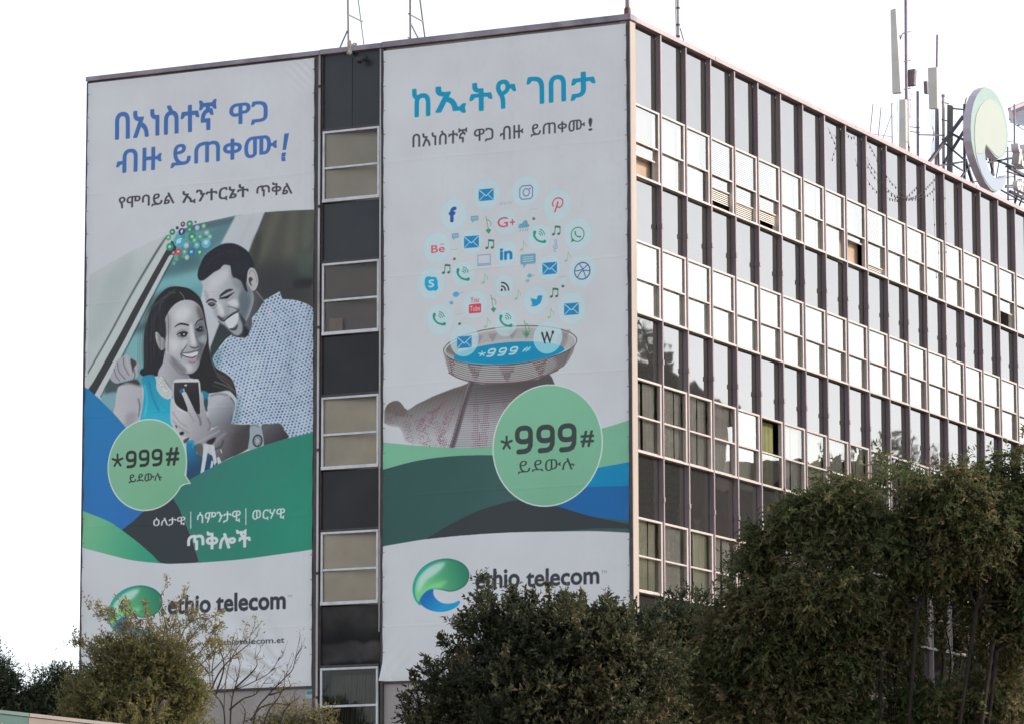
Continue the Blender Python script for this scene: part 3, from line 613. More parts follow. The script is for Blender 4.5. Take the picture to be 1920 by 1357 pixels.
for i in range(-34, 35):
    for j in range(-34, 35):
        u, v = i*7.3+3.65*(j % 2), j*5.2
        x = 500+u*0.93+v*0.30+2.2*math.sin(v*0.045+u*0.02); y = 690+v*0.98-u*0.20+2.6*math.sin(u*0.05)
        if not (395 < x < 592 and 545 < y < 822): continue
        q = cv.P([(x, y)])[0]; xi, yi = int(q[0]), int(q[1])
        if 0 <= xi < cv.w and 0 <= yi < cv.h and SM[yi, xi] > .5:
            r_ = rr.uniform(1.35, 2.15); cv.ell(x, y, r_, r_*rr.uniform(.8, 1.1), (66+rr.randint(30), 80+rr.randint(26), 112+rr.randint(20)), rr.uniform(.6, .98), 0, clip=SM)
pl([(413, 653), (425, 638), (435, 630)], 2, (190, 198, 204), .8, .5); pl([(474, 600), (475, 612), (467, 631), (462, 650), (470, 700)], 1.6, (150, 160, 178), .6, .7); pl([(526, 549), (531, 563)], 1.5, (140, 150, 160), .7, .5)
# woman: hair behind, neck, dress, arms
pp([(270, 650), (271, 632), (273, 619), (278, 600), (285, 581), (293, 565), (304, 551), (316, 541.5), (328, 538.5), (340, 538.8), (356, 542.5), (370, 552.5), (378, 563), (383.5, 580), (388, 605), (392, 630), (393, 648), (397, 664), (400, 676), (407, 690), (425, 701), (436, 711), (442, 726), (445, 746), (438, 738), (428, 732), (404, 736), (378, 736), (366, 712), (330, 705), (300, 705), (285, 706), (271, 706), (263, 700), (266, 692), (270, 688)],
   (57, 56, 61), 1, .7)
for pts, w_, col in (([(300, 575), (312, 556), (330, 548)], 5, (76, 74, 80)), ([(282, 640), (290, 600), (300, 580)], 8, (66, 68, 76)), ([(352, 548), (368, 560), (376, 580)], 4, (72, 62, 62)),
                     ([(404, 716), (422, 722), (438, 730)], 3, (124, 122, 124)), ([(400, 722), (424, 730), (440, 733)], 2, (96, 98, 100)), ([(408, 706), (425, 710), (436, 716)], 3, (92, 84, 82)), ([(318, 549), (330, 551)], 2.5, (100, 96, 96)), ([(410, 700), (428, 707)], 2.5, (104, 92, 88))):
    pl(pts, w_, col, .8, 1.2)
pl([(339, 549), (345, 556), (348, 563)], 1.5, (150, 150, 154), .8, .6)
pp([(311, 658), (322, 676), (340, 696), (356, 704), (352, 714), (328, 716), (327, 760), (310, 740), (298, 712), (298, 696), (306, 681)], skin((168, 166, 174), (140, 138, 146), (305, 700), (352, 700)), 1, .6)
pl([(322, 678), (337, 697), (352, 703)], 5, (112, 110, 118), .7, 2); pl([(306, 706), (318, 724), (325, 735)], 1.6, (104, 104, 110), .8, .6)
pp([(288, 703), (268, 708), (271, 735), (269, 762), (265, 790), (280, 788), (300, 788), (327, 800), (327, 745), (314, 748), (302, 740), (295, 728), (294, 716)], skin((28, 138, 168), (72, 166, 190), (290, 705), (290, 790)), 1, .6)
for pts, w_, col in (([(280, 716), (288, 745), (300, 770)], 4, (20, 116, 150)), ([(272, 722), (277, 750), (273, 780)], 5, (96, 180, 200)), ([(292, 745), (312, 765), (324, 770)], 4, (34, 150, 178))): pl(pts, w_, col, .7, 1.6)
pp([(306, 706), (299, 708), (294, 719), (295, 729), (302, 740), (313, 748), (322, 746), (324, 733), (313, 720)], (178, 180, 182), 1, .4)
for i in range(90):
    a, b = rr.rand(2); x = 297+a*8+b*17; y = 712+b*30-a*4+rr.rand()*6; cv.ell(x, y, 1.0, 1.0, (140+rr.randint(30),)*3 if rr.rand() < .5 else (200, 204, 206), .7, 0)
pp([(232, 719), (242, 717.5), (254, 719), (266, 724), (269, 745), (269, 764), (262, 772), (261, 790), (238, 802), (215, 776), (217, 762), (220, 735), (223, 726)], skin((176, 175, 181), (166, 163, 172), (220, 740), (266, 740)), 1, .6)
pl([(261, 748), (264, 762), (262, 780)], 3, (96, 94, 100), .8, 1.2); pp([(240, 775), (258, 775), (250, 797), (238, 800)], (140, 136, 146), .6, 4); pl([(231, 720.5), (245, 719), (264, 724)], 3, (92, 88, 92), .6, 1.5)
# man's hand on her shoulder
pp([(207.5, 709), (212, 697), (216, 686), (221, 675), (230, 669), (237, 665), (243.5, 667.5), (246, 672), (258, 678), (263, 686), (259, 694), (260, 704), (256, 709), (251, 714), (243, 713), (233, 716), (222, 719), (214, 717)], (162, 160, 170), 1, .6)
pp([(245.5, 673), (257, 680), (252, 690), (250, 700), (248, 690)], (80, 74, 80), .95, .7)
for pts, w_ in (([(231.5, 671), (234, 687), (243, 704)], 1.8), ([(221, 680), (224, 697), (236, 711)], 1.8), ([(215, 692), (218, 704), (225, 714)], 1.6), ([(252, 692), (254, 704), (251, 711)], 2.2)): pl(pts, w_, (96, 92, 100), .85, .6)
pl([(238, 668), (241, 684), (248, 700)], 3, (178, 176, 184), .6, 1); pp([(224, 719), (240, 715), (254, 711), (262, 716), (262, 722), (240, 717), (226, 723)], (72, 66, 70), .85, 1.2)
# woman: face
pp([(311, 612), (311, 601), (317, 587), (325, 576), (335, 568), (348, 563.5), (364, 565.5), (377, 577), (383, 597), (386, 612), (389.3, 626), (389, 641), (384, 654), (378, 672), (374, 687), (367, 697), (359, 701), (348, 700), (337, 696), (326, 684), (316, 669), (311, 657), (311.5, 633)], skin((174, 173, 180), (150, 151, 158), (330, 630), (388, 640)), 1, .6)
for pts, col, a, f in (([(330, 580), (352, 574), (362, 590), (340, 600)], (182, 182, 189), .7, 5), ([(368, 570), (381, 590), (384, 605), (374, 596)], (112, 106, 112), .7, 4),
                       ([(320, 640), (338, 636), (345, 650), (328, 664)], (186, 183, 190), .7, 4), ([(366, 612), (380, 603), (388, 622), (386, 636), (376, 634), (371, 640), (366, 625)], (104, 106, 114), .75, 2.2),
                       ([(371, 638), (379, 632), (387, 636), (382, 652), (376, 654)], (140, 144, 152), .6, 2), ([(372, 644), (381, 646), (376, 664), (378, 672), (371, 690), (374, 668)], (112, 112, 120), .75, 2),
                       ([(318, 664), (334, 684), (350, 698), (342, 698), (324, 682)], (126, 124, 132), .7, 2.5), ([(340, 678), (356, 684), (362, 696), (348, 696)], (178, 176, 180), .6, 3), ([(355, 612), (361, 612), (366, 640), (358, 646)], (186, 184, 191), .7, 2)):
    pp(pts, col, a, f)
for pts, col, al, f in (([(328, 590), (345, 578), (358, 584), (352, 600), (334, 604)], (195, 194, 200), .75, 4.5), ([(318, 640), (330, 636), (338, 646), (326, 658)], (196, 192, 199), .75, 3.5), ([(358, 610), (362, 609), (367, 636), (368, 648), (361, 646)], (197, 194, 201), .8, 1.8),
                        ([(343, 640), (352, 638), (352, 648), (344, 656)], (192, 188, 196), .7, 2), ([(312, 600), (320, 590), (322, 615), (314, 632)], (142, 142, 149), .7, 3), ([(372, 574), (380, 584), (385, 604), (378, 600), (372, 588)], (104, 99, 105), .75, 2.6),
                        ([(376, 650), (386, 640), (382, 660), (377, 676)], (96, 96, 104), .75, 1.8), ([(379, 632), (387, 630), (386, 644), (380, 644)], (158, 161, 168), .7, 1.5), ([(348, 684), (360, 684), (362, 694), (352, 696)], (188, 186, 190), .7, 2.4), ([(335, 634), (352, 634), (348, 638), (338, 638)], (150, 149, 157), .5, 1.5), ([(322, 668), (338, 680), (352, 694), (344, 699), (328, 686)], (118, 116, 124), .7, 2)):
    pp(pts, col, al, f)
pp([(292, 625), (297, 624), (303, 632), (310, 637), (311, 652), (304, 657.5), (298, 651), (294, 640)], (176, 171, 176), 1, .6); pl([(296, 629), (300, 634), (298, 640)], 1.4, (118, 112, 120), .8, .5)
pp([(303, 606), (311, 602), (312, 632), (304, 630), (298, 622)], (60, 58, 63), .95, 1.2)
pl([(329, 614.5), (336, 609.5), (344, 608.3), (354.5, 610.8)], [1.3, 3.2, 3.8, 3.4], (52, 50, 58), .97, .4); pl([(367.5, 611), (372, 603.5), (381, 599)], [1.6, 3, 2.6], (58, 58, 66), .95, .5)
pl([(334, 624), (343, 620), (352, 623)], 2.2, (112, 112, 120), .7, 1); pp([(333, 628.3), (340, 624.3), (348, 623.4), (353, 625.5), (350, 631), (343, 632.5)], (46, 46, 54), .97, .5); pl([(334, 631), (343, 634), (351, 631)], 1.8, (96, 94, 104), .7, .7); cv.ell(346.4, 627.6, 1.5, 1.8, (196, 196, 202), .95, .3)
pp([(368, 618), (373, 613.5), (381, 613.5), (384, 619), (378, 623.5), (371, 622)], (50, 50, 54), .95, .7); pl([(369.5, 616.5), (374, 613.5)], 1.6, (182, 186, 190), .9, .4); cv.ell(377, 617.8, 1.1, 1.2, (160, 160, 164), .9, .3); pl([(370, 624), (378, 627), (384, 622)], 2, (96, 98, 104), .7, .8)
pl([(366.5, 622), (370, 634), (374, 644), (379, 648)], [1.5, 2.5, 3, 2.5], (104, 104, 112), .75, 1.2); pl([(357, 650.5), (363, 653), (369, 653.5), (373, 650.5)], [1.2, 2.6, 3, 2.4], (78, 76, 84), .9, .7)
pl([(352.5, 646.5), (348, 653), (342.5, 660), (340.8, 665), (341.5, 672)], [1.5, 2.2, 2.6, 3, 1.6], (76, 76, 84), .85, .8)
pl([(343.5, 663), (352, 662.3), (359, 661), (366, 659), (373, 658)], 2.6, (92, 90, 98), .85, .7)
pp([(344, 664.5), (352, 664.2), (360, 663.4), (372.7, 660.2), (372.5, 664.5), (367, 668.6), (358, 669.6), (350, 668.4)], (214, 212, 218), 1, .4)
pl([(343, 666.3), (351, 669.6), (362, 671.3), (369, 668)], [2, 1.8, 2.4, 2], (50, 48, 54), .95, .4); pp([(357, 672), (364, 672.5), (370, 670), (368, 678), (361, 680)], (166, 148, 162), .95, .7); pl([(356, 678), (362, 680.5), (368, 678.5)], 2, (112, 92, 106), .7, .8); pl([(374, 657), (373, 668), (371, 676)], 3, (88, 88, 96), .7, 1.2)
pp([(334, 628.5), (339, 626), (340.5, 630.5), (336, 630.5)], (150, 150, 158), .8, .4); pl([(333, 628), (340, 624), (348, 623.2), (353.5, 625.5)], 2.0, (38, 38, 44), .95, .3)
pp([(381, 615), (384, 617), (382.5, 620.5), (380.5, 619)], (130, 132, 138), .7, .4)
rs = np.random.RandomState(6)
for i in range(70):                                      # strands of hair
    t = rs.rand(); x0 = 318-44*t+rs.randn()*3; g_ = 62+rs.randint(34)
    pl([(334-10*t, 541+8*t), (x0-2, 565+24*t), (x0-14*t, 610+30*t), (x0-12*t-2, 650+30*t+rs.rand()*20)], .9, (g_, g_, g_+5), .35, .3)
for i in range(40):
    t = rs.rand(); g_ = 60+rs.randint(50); pl([(392+6*t, 650+26*t), (402+10*t, 690+18*t), (420+14*t, 704+22*t), (438+4*t, 716+22*t)], .9, (g_+4, g_, g_), .45, .3)
for i in range(160):
    x, y = 376+rs.rand()*96, 459+rs.rand()*56
    if y > 459+((x-432)/46)**2*34 and y < 500-abs(x-430)*.1+20*(x > 440): cv.ell(x, y, 1.3, 1.1, (70+rs.randint(18),)*2+(84,) if rs.rand() < .6 else (46, 46, 54), .4, .4)
# phone, hands, bag, watch
pp([(378, 733), (392, 737), (392, 756), (384, 768), (380, 750)], (40, 128, 156), 1, .7); pp([(383, 752), (392, 748), (391, 770), (386, 768)], (72, 82, 88), .9, 1)
pp([(392.5, 742), (404, 738), (420, 735), (433, 743), (440, 754), (437.5, 772), (433, 793), (410, 799), (397, 800), (390.8, 772), (391.5, 755)], skin((172, 171, 180), (112, 114, 124), (405, 755), (432, 792)), 1, .6); pl([(396, 742), (412, 738), (428, 741)], 3, (96, 92, 96), .6, 1.4); pl([(433, 744), (441, 757), (438, 776), (434, 793)], 2.5, (84, 86, 92), .75, 1)
pp([(325.5, 719), (328, 714), (334, 711), (368, 710.5), (375, 713.5), (377.5, 728), (379, 768), (375, 777), (333, 770), (326.5, 750)], (188, 187, 194), 1, .5)
pp([(327.5, 721), (330, 717.5), (371, 717), (373.7, 720.5), (376.7, 768), (374, 776.5), (352, 772), (330, 755)], skin((72, 72, 72), (52, 46, 50), (340, 720), (350, 770)), 1, .5)
cv.ell(349.5, 722.3, 2.6, 1.8, (170, 174, 178)); cv.ell(342, 732.5, 4.2, 4.6, (36, 110, 152), 1, .4); pl([(346, 729), (347, 735)], 1.8, (196, 200, 206))
hand = [(322, 746), (328, 752), (331, 760), (336, 768), (345, 773), (351, 773), (353.5, 768), (350, 757), (345, 744), (342, 738), (345, 735), (350, 735.5), (355, 745), (361, 757), (367, 770), (371, 776), (376, 775), (377.5, 765), (376.5, 750), (377.5, 738), (381, 736), (383, 745), (384, 757), (387.5, 772), (392, 784), (398, 801), (393, 810), (384, 817), (372, 826), (364, 826), (354, 820), (341, 816), (331, 804), (322, 790)]
pp(hand, skin((180, 178, 186), (150, 148, 154), (340, 775), (388, 800)), 1, .5)
for pts, w_, a in (([(353.5, 770), (360, 780), (366, 790)], 2, .5), ([(372, 777), (376, 785), (378, 796)], 5, .75), ([(325, 772), (338, 790), (352, 800)], 1.6, .6), ([(326, 788), (340, 802), (356, 812)], 1.8, .6), ([(391, 784), (396, 797), (392, 806)], 4, .6)): pl(pts, w_, (112, 108, 114), a, 1.2)
pp([(330, 797), (334, 799), (333, 803)], (70, 64, 70), .9, .6); pp([(338.5, 811), (345, 809), (347, 813), (341, 816)], (56, 48, 54), .95, .6); pp([(346, 825), (355, 820), (356, 824), (348, 831)], (84, 76, 76), .9, .8)
cv.poly([(351, 829), (358, 825), (366, 826), (370, 850), (384, 858), (390, 848), (417, 866), (358, 900), (350, 905), (352, 880)], skin((0, 124, 158), (42, 88, 114), (358, 840), (372, 872)), 1, .6, clip=PM)
pl([(354, 830), (362, 828), (364, 838)], 5, (50, 150, 184), .8, 1)
pp([(364.5, 828), (371, 825), (384, 815), (397, 806.5), (413, 798), (430, 792.5), (437, 794.5), (455, 796), (472, 797), (474, 815), (470, 835), (463, 843), (447, 852), (430, 859), (415, 866), (405, 856), (402, 840), (395, 832), (388, 831), (378, 834), (368, 836)], skin((148, 148, 156), (84, 80, 84), (385, 815), (445, 845)), 1, .6)
pl([(371, 830), (390, 820), (412, 808)], 4, (164, 164, 172), .7, 1.5); pp([(388, 829), (396, 823), (406, 820), (402, 830), (394, 833)], (58, 52, 54), .9, 1); pl([(402, 834), (412, 822), (424, 812)], 5, (150, 148, 158), .7, 2); pl([(404, 842), (416, 836), (420, 826)], 3, (66, 60, 64), .7, 1.2); pp([(440, 812), (466, 806), (464, 836), (440, 846)], (84, 80, 82), .6, 4)
pp([(366, 836), (380, 832), (384, 852), (376, 858), (370, 848)], (92, 96, 98), .9, 1.2)
for q in ([(383, 836), (394, 833.5), (391, 846), (384, 884), (377, 888), (381, 860)], [(396, 834), (403, 834), (408, 866), (403, 873)], [(398, 862), (402, 866), (399, 877), (395, 879)], [(408, 858), (412, 856), (417, 867), (410, 871)]): cv.poly(q, (186, 186, 195), 1, .4, clip=PM)
pl([(415.5, 843), (417, 848)], 2.4, (196, 196, 196), .9, .4)
pp([(491, 798), (508, 795), (526, 794), (534, 806), (540, 822), (496, 836)], skin((104, 104, 110), (78, 74, 78), (500, 800), (520, 828)), 1, .6)
pp([(471, 797), (487, 796), (493, 810), (495, 836), (480, 840), (467, 842), (469, 820)], (150, 158, 166), 1, .5); cv.ell(484, 826, 9.5, 12, (70, 72, 84), .95, .5, clip=PM); cv.ell(484, 826, 6.6, 8.6, (164, 172, 178), .9, .6, clip=PM)
for a in range(0, 360, 40): cv.ell(484+5*math.cos(a), 826+6*math.sin(a), 1.1, 1.3, (90, 92, 104), .9, 0, clip=PM)
pl([(471, 799), (478, 797), (486, 800)], 1.5, (96, 100, 110), .8, .5)
_w = PM[..., None]*np.array([1.0]); _g = np.random.RandomState(1).randn(cv.h, cv.w, 1)*2.2
cv.c[:] = np.clip(cv.c*(1-_w)+_w*((cv.c-146)*1.2+138+_g), 34, 206)          # a contrasty print
# little icon cloud
for x, y, r, col, a in [(325, 436.5, 5.3, (40, 122, 98), 1), (334, 428.6, 2.8, (46, 60, 110), 1), (344.3, 421.6, 4.4, (96, 72, 78), 1), (357, 421.3, 6, (42, 130, 106), 1), (367.7, 417.3, 2, (50, 104, 96), 1), (342.4, 435.6, 6.1, (46, 54, 118), 1), (337.5, 454, 9.8, (66, 158, 182), 1), (361.6, 445.3, 7.3, (40, 128, 100), 1), (320.4, 464.3, 6.6, (48, 134, 110), 1), (327.4, 475.6, 4.2, (150, 62, 80), 1), (336.2, 473.3, 5.4, (180, 72, 80), 1), (347.8, 473.8, 4.8, (84, 160, 140), .9), (360.4, 473.8, 6.6, (38, 108, 164), 1), (375.8, 474.4, 5.7, (40, 130, 100), 1), (387.5, 457, 8.4, (92, 166, 196), 1), (370.3, 461, 5.4, (90, 170, 192), .85), (376.4, 445.3, 4.5, (80, 156, 126), .9), (370.9, 428.3, 4.5, (150, 170, 202), .9), (383, 425, 4.2, (100, 170, 130), .9), (388.7, 437.7, 5, (132, 170, 152), .8), (394.5, 445.3, 4.7, (110, 165, 150), .8), (350.8, 461.6, 5, (164, 178, 188), .9), (331.5, 482, 3.6, (84, 160, 130), .9), (352, 484, 4.4, (150, 178, 160), .9), (367.5, 482, 2.6, (46, 120, 120), 1), (318, 447, 5, (70, 150, 112), .9), (333, 487, 3.6, (90, 160, 130), .8), (328, 495, 3, (110, 170, 150), .7), (346, 444, 4, (60, 140, 110), .7), (366, 452, 5, (90, 160, 120), .7), (380, 451, 3, (90, 160, 150), .7), (357, 432, 5, (50, 130, 106), .8), (345, 482, 3, (90, 150, 130), .8), (372, 438, 4, (70, 150, 140), .6)]:
    cv.ell(x, y, r, r*1.12, col, a, .3)
    if r >= 4.2: cv.ell(x-.3, y-.4, r*.42, r*.42, (200, 212, 212), .75, .5)
cv.text('f', (340.6, 440), (344.6, 431), (210, 214, 224), .02); cv.text('Y', (373.4, 478), (378.4, 471), (206, 220, 214), .02)
for q in (6.5, 4.2, 2): cv.ell(387.3, 459.5, q, q*1.1, (200, 216, 228), .9, 0, 1.2, a0=45, a1=135)
cv.lline(337.5, 454, [(-4, 4), (-3.5, -2), (1, -5), (4, -4.5)], [2.4, 1.6, 1.6, 2.4], (206, 226, 236))
# waves, bubble, lower lettering --------------------------------------------
cv.poly([(150, 722), (166, 729), (188, 748), (215, 775), (237, 800), (262, 832), (300, 880), (300, 950), (271, 959), (232, 995), (200, 990), (150, 960)], skin((34, 112, 168), (40, 102, 170), (180, 760), (240, 980)), 1, .4)
cv.poly(np.concatenate([smooth([(150, 955), (161, 959), (203, 976), (230, 993), (260, 1016), (290, 1042), (306, 1056)], 6, False), smooth([(306, 1056), (250, 1050), (200, 1038), (158, 1027), (148, 1023)], 6, False)]), skin((108, 168, 132), (46, 140, 116), (165, 985), (290, 1045)), 1, .3)
cv.poly(np.concatenate([smooth([(230, 993.5), (252, 976), (272, 958), (300, 940), (330, 920)], 5, False), smooth([(328, 930), (345, 970), (358, 1003), (369, 1036), (376, 1056)], 5, False), smooth([(376, 1054), (340, 1056), (304, 1055), (288, 1041), (262, 1018), (231, 994)], 5, False)]), (48, 54, 60), 1, .3)
cv.poly(np.concatenate([smooth([(327, 928), (342, 908), (358, 898.5), (378, 887), (416, 867), (453, 850), (496, 835), (541, 821), (594, 809)], 6, False), smooth([(594, 1028.5), (560, 1034), (526, 1038.5), (451, 1048.5), (374, 1054.5)], 6, False), smooth([(374, 1054), (369, 1036), (358, 1003), (342, 962), (327, 936)], 5, False)]), skin((50, 110, 104), (38, 128, 108), (350, 920), (560, 1020)), 1, .3)
bub = cv.local(277.5, 871.5, [(74.5*math.cos(t), -86*math.sin(t)) for t in np.radians(np.arange(0, 360, 4))])
tail = cv.P([(346, 880), (349, 889), (359.5, 906.5), (349, 908), (338, 913.5), (320, 900)])
for s_, col in ((1.0, (184, 196, 194)), (0.972, None)):
    cpt = bub.mean(0); f_ = skin((124, 168, 146), (112, 164, 134), (240, 800), (300, 950)) if col is None else col
    cv.put(cv.cover([cpt+(bub-cpt)*s_]), f_); cv.put(cv.cover([cpt+(tail-cpt)*(s_ if s_ == 1 else 0.965)]), f_)
star(cv, (211.5, 876), (233, 851), 4.6, DK); nines(cv, [((237.5, 878.2), (258.3, 844)), ((262, 875.8), (282.6, 842)), ((286.2, 874.6), (307, 840.5))], 6.4, DK); cv.text('#', (313, 873.5), (338, 837.5), DK, .03)
cv.text('ይደውሉ', (243, 906), (305.5, 885.5), DK, .012)
WH = (204, 209, 209)
for t, ll, ur in (('ዕለታዊ', (289, 987.5), (349, 967)), ('ሳምንታዊ', (370.5, 983), (453, 955)), ('ወርሃዊ', (474.6, 976), (536, 952.5))): cv.text(t, ll, ur, WH, .012)
pl_ = lambda a, b: cv.line([a, b], 2.0, WH, sm=False)
pl_((359, 959.5), (359, 990)); pl_((462.6, 953), (462.6, 983))
cv.text('ጥቅሎች', (352, 1032), (472, 991), WH, .03)

def logo(cv, bx0, by0, bx1, by1):
    """The wave-shaped company emblem; given its bounding box on the banner."""
    a, b = cv.P([(bx0, by1), (bx1, by0)])
    def L(pts):
        p = np.asarray(pts, float); return np.stack([a[0]+(p[:, 0]-608)/315*(b[0]-a[0]), b[1]+((p[:, 1]+(p[:, 0]-608)*0.045)-446)/287*(a[1]-b[1])], 1)
    def G(c0, c1, p0, p1):
        q = L([p0, p1]); d = q[1]-q[0]; c0 = np.array(c0, float); c1 = np.array(c1, float)
        return lambda xx, yy: c0+(c1-c0)*np.clip(((xx-q[0, 0])*d[0]+(yy-q[0, 1])*d[1])/(d@d), 0, 1)[..., None]
    body = smooth([(720, 605), (770, 611), (815, 620), (860, 611), (898, 588), (918, 557), (923, 520), (910, 485), (880, 457), (840, 440), (795, 433), (745, 440), (700, 457), (660, 485), (630, 525), (613, 565), (608, 602), (612, 640), (626, 672), (652, 697), (656, 660), (676, 630), (700, 612)])
    cv.put(cv.cover([L(body)]), G((44, 150, 142), (40, 104, 92), (640, 520), (905, 560)))
    ins = L(body); c_ = ins.mean(0)
    cv.put(cv.cover([L(smooth([(725, 600), (775, 605), (815, 613), (856, 605), (890, 584), (910, 553), (914, 520), (902, 490), (874, 465), (836, 450), (795, 446), (750, 455), (706, 478), (668, 510), (640, 545), (624, 590), (624, 640), (640, 676), (652, 650), (674, 624), (700, 606)]))]), G((108, 188, 130), (42, 118, 96), (660, 610), (900, 520)), 1, .5)
    cv.put(cv.cover([L(smooth([(640, 560), (662, 520), (700, 484), (750, 460), (790, 458), (760, 500), (720, 530), (680, 560), (650, 610), (636, 620)]))]), (196, 216, 220), .75, 3)
    cv.put(cv.cover([L(smooth([(655, 640), (690, 595), (740, 570), (800, 560), (760, 600), (720, 604), (690, 612), (660, 650)]))]), (138, 200, 138), .7, 3)
    cv.put(cv.cover([L(smooth([(722, 605), (724, 632), (740, 660), (768, 680), (804, 687), (840, 681), (866, 671), (873, 680), (857, 702), (822, 722), (780, 732), (736, 731), (695, 719), (662, 698), (651, 674), (664, 640), (690, 615)]))]), G((22, 96, 168), (24, 138, 190), (680, 640), (760, 725)), 1, .3)
INK2 = (50, 52, 60)
logo(cv, 203, 1096, 306, 1195)
cv.text('ethio', (315.5, 1152.5), (397, 1112.5), INK2, .035); cv.text('telecom', (405.8, 1148), (537.3, 1106), INK2, .035); cv.text('TM', (540, 1120), (548.6, 1114.5), (120, 120, 128), .0)
cv.text('ኢትዮ ቴሌኮም', (334, 1171), (394.5, 1156), INK2, .01); cv.text('www.ethiotelecom.et', (365.7, 1212), (534.8, 1193.5), INK2, .02)

# ---------------------------------------------------------------- canvas -> banner mesh
M_VINYL = bpy.data.materials.new('printed_vinyl'); M_VINYL.use_nodes = True
_t = M_VINYL.node_tree; _b = _t.nodes['Principled BSDF']; _b.inputs['Roughness'].default_value = 0.55; _b.inputs['Specular IOR Level'].default_value = 0.25
_a = _t.nodes.new('ShaderNodeAttribute'); _a.attribute_name = 'print'
_n = _t.nodes.new('ShaderNodeTexNoise'); _n.inputs['Scale'].default_value = 0.7; _n.inputs['Detail'].default_value = 6; _tc = _t.nodes.new('ShaderNodeTexCoord'); _t.links.new(_tc.outputs['Object'], _n.inputs['Vector'])
_rp = _t.nodes.new('ShaderNodeValToRGB'); _rp.color_ramp.elements[0].position = .3; _rp.color_ramp.elements[1].position = .7; _rp.color_ramp.elements[0].color = (.93, .925, .92, 1); _rp.color_ramp.elements[1].color = (1, 1, 1, 1)
_t.links.new(_n.outputs['Fac'], _rp.inputs[0]); _mx = _t.nodes.new('ShaderNodeMix'); _mx.data_type = 'RGBA'; _mx.blend_type = 'MULTIPLY'; _mx.inputs[0].default_value = 1
_t.links.new(_a.outputs['Color'], _mx.inputs[6]); _t.links.new(_rp.outputs[0], _mx.inputs[7]); _t.links.new(_mx.outputs[2], _b.inputs['Base Color'])
def banner(name, cv, seams, wrinkle, label):
    h, w = cv.h, cv.w; rr = np.random.RandomState(h)
    for x, sg in ((0.045, 1), (w/DEN-0.045, -1)):
        for z in np.arange(0.3, h/DEN-.2, 0.62):
            q = np.array([[x*DEN, z*DEN], [x*DEN-sg*rr.uniform(2, 5), z*DEN-rr.uniform(-2, 3)]]); cv.line(q, 1.7, (96, 90, 92), .8, 0, sm=False, cells=True)
    st = noise2(h, w, 9*KD, 3)*noise2(1, w, 5*KD, 8)*noise2(h, w, 300*KD, 5); cv.c *= (1-0.016*np.clip(st*2.2-.35, 0, 1))[..., None]      # rain-washed dirt
    cv.c *= (1-0.05*np.exp(-np.minimum(np.arange(w), w-1-np.arange(w))/(.10*DEN)))[None, :, None]; X = cv.x0+np.arange(w)/DEN; Z = cv.z1-np.arange(h)/DEN
    XX, ZZ = np.meshgrid(X, Z)
    r1 = noise2(h, w, 150*KD, 4); r2 = noise2(h, w, 38*KD, 9); dep = 0.045*(r1-.5)+0.006*(r2-.5)
    for z in seams:
        zz = z+0.05*(XX-cv.x0)*0+0.012*np.sin(XX*1.7+z); dep += 0.0045*np.exp(-((ZZ-zz)/0.03)**2)*(0.3+1.0*noise2(h, w, 60*KD, int(z*7)))
    ed = np.minimum(np.minimum(XX-cv.x0, cv.x1-XX), np.minimum(cv.z1-ZZ, ZZ-cv.z0)); dep += 0.010*np.sin(ZZ*7.3)*np.exp(-(ed/0.10)**2)
    dep += wrinkle(XX, ZZ)
    co = np.stack([XX, -0.03-np.clip(dep, -0.02, 0.5), ZZ], -1).reshape(-1, 3).astype(np.float32)
    ii = (np.arange(h-1)[:, None]*w+np.arange(w-1)[None]).ravel(); q = np.stack([ii+w, ii+w+1, ii+1, ii], 1)
    me = bpy.data.meshes.new(name); me.vertices.add(h*w); me.vertices.foreach_set('co', co.ravel())
    me.loops.add(q.size); me.loops.foreach_set('vertex_index', q.ravel().astype(np.int32)); me.polygons.add(len(q))
    me.polygons.foreach_set('loop_start', np.arange(0, q.size, 4, dtype=np.int32)); me.polygons.foreach_set('use_smooth', np.ones(len(q), dtype=bool))
    me.update(calc_edges=True)
    alb = np.clip(lin(cv.c)/lin(WREF)*0.82, 0.003, 0.9); at = me.color_attributes.new('print', 'FLOAT_COLOR', 'POINT')
    at.data.foreach_set('color', np.concatenate([alb.reshape(-1, 3), np.ones((h*w, 1))], 1).astype(np.float32).ravel())
    root = empty(name, ((cv.x0+cv.x1)/2, 0, cv.z0), label, 'banner', 'printed banners on the narrow face')
    link('printed_sheet', me, root, [M_VINYL])
    MB().box(cv.x0, cv.x1, -0.018, 0.03, cv.z0-0.05, cv.z0-0.003).build('hem_batten', M_DKTRIM, root)
    return root
def wr1(X, Z):      # slack cloth pulled towards the lower right corner
    u = cv1_x1-0.55-X; v = Z-cv1_z0; ang = np.arctan2(v, np.maximum(u, 0.02)); r = np.hypot(u, v)
    f = np.exp(-((r-1.5)/1.1)**2)*(u > -0.3)*np.clip(v*2, 0, 1); c2 = np.exp(-(((X-cv1_x1+0.3)**2+(Z-cv1_z1+0.3)**2)/0.18))
    return 0.045*f*np.sin(ang*19+r*0.8)*np.clip(1.6-ang, 0, 1)+0.006*c2*np.sin((X+Z)*26)
cv1_x1, cv1_z0, cv1_z1 = cv.x1, cv.z0, cv.z1
seams = [float(on_y(168, y)[2]) for y in (366, 572, 781, 988, 1192)]
banner('advertising_banner', cv, seams, wr1, 'tall printed banner with a smiling couple looking at a phone')
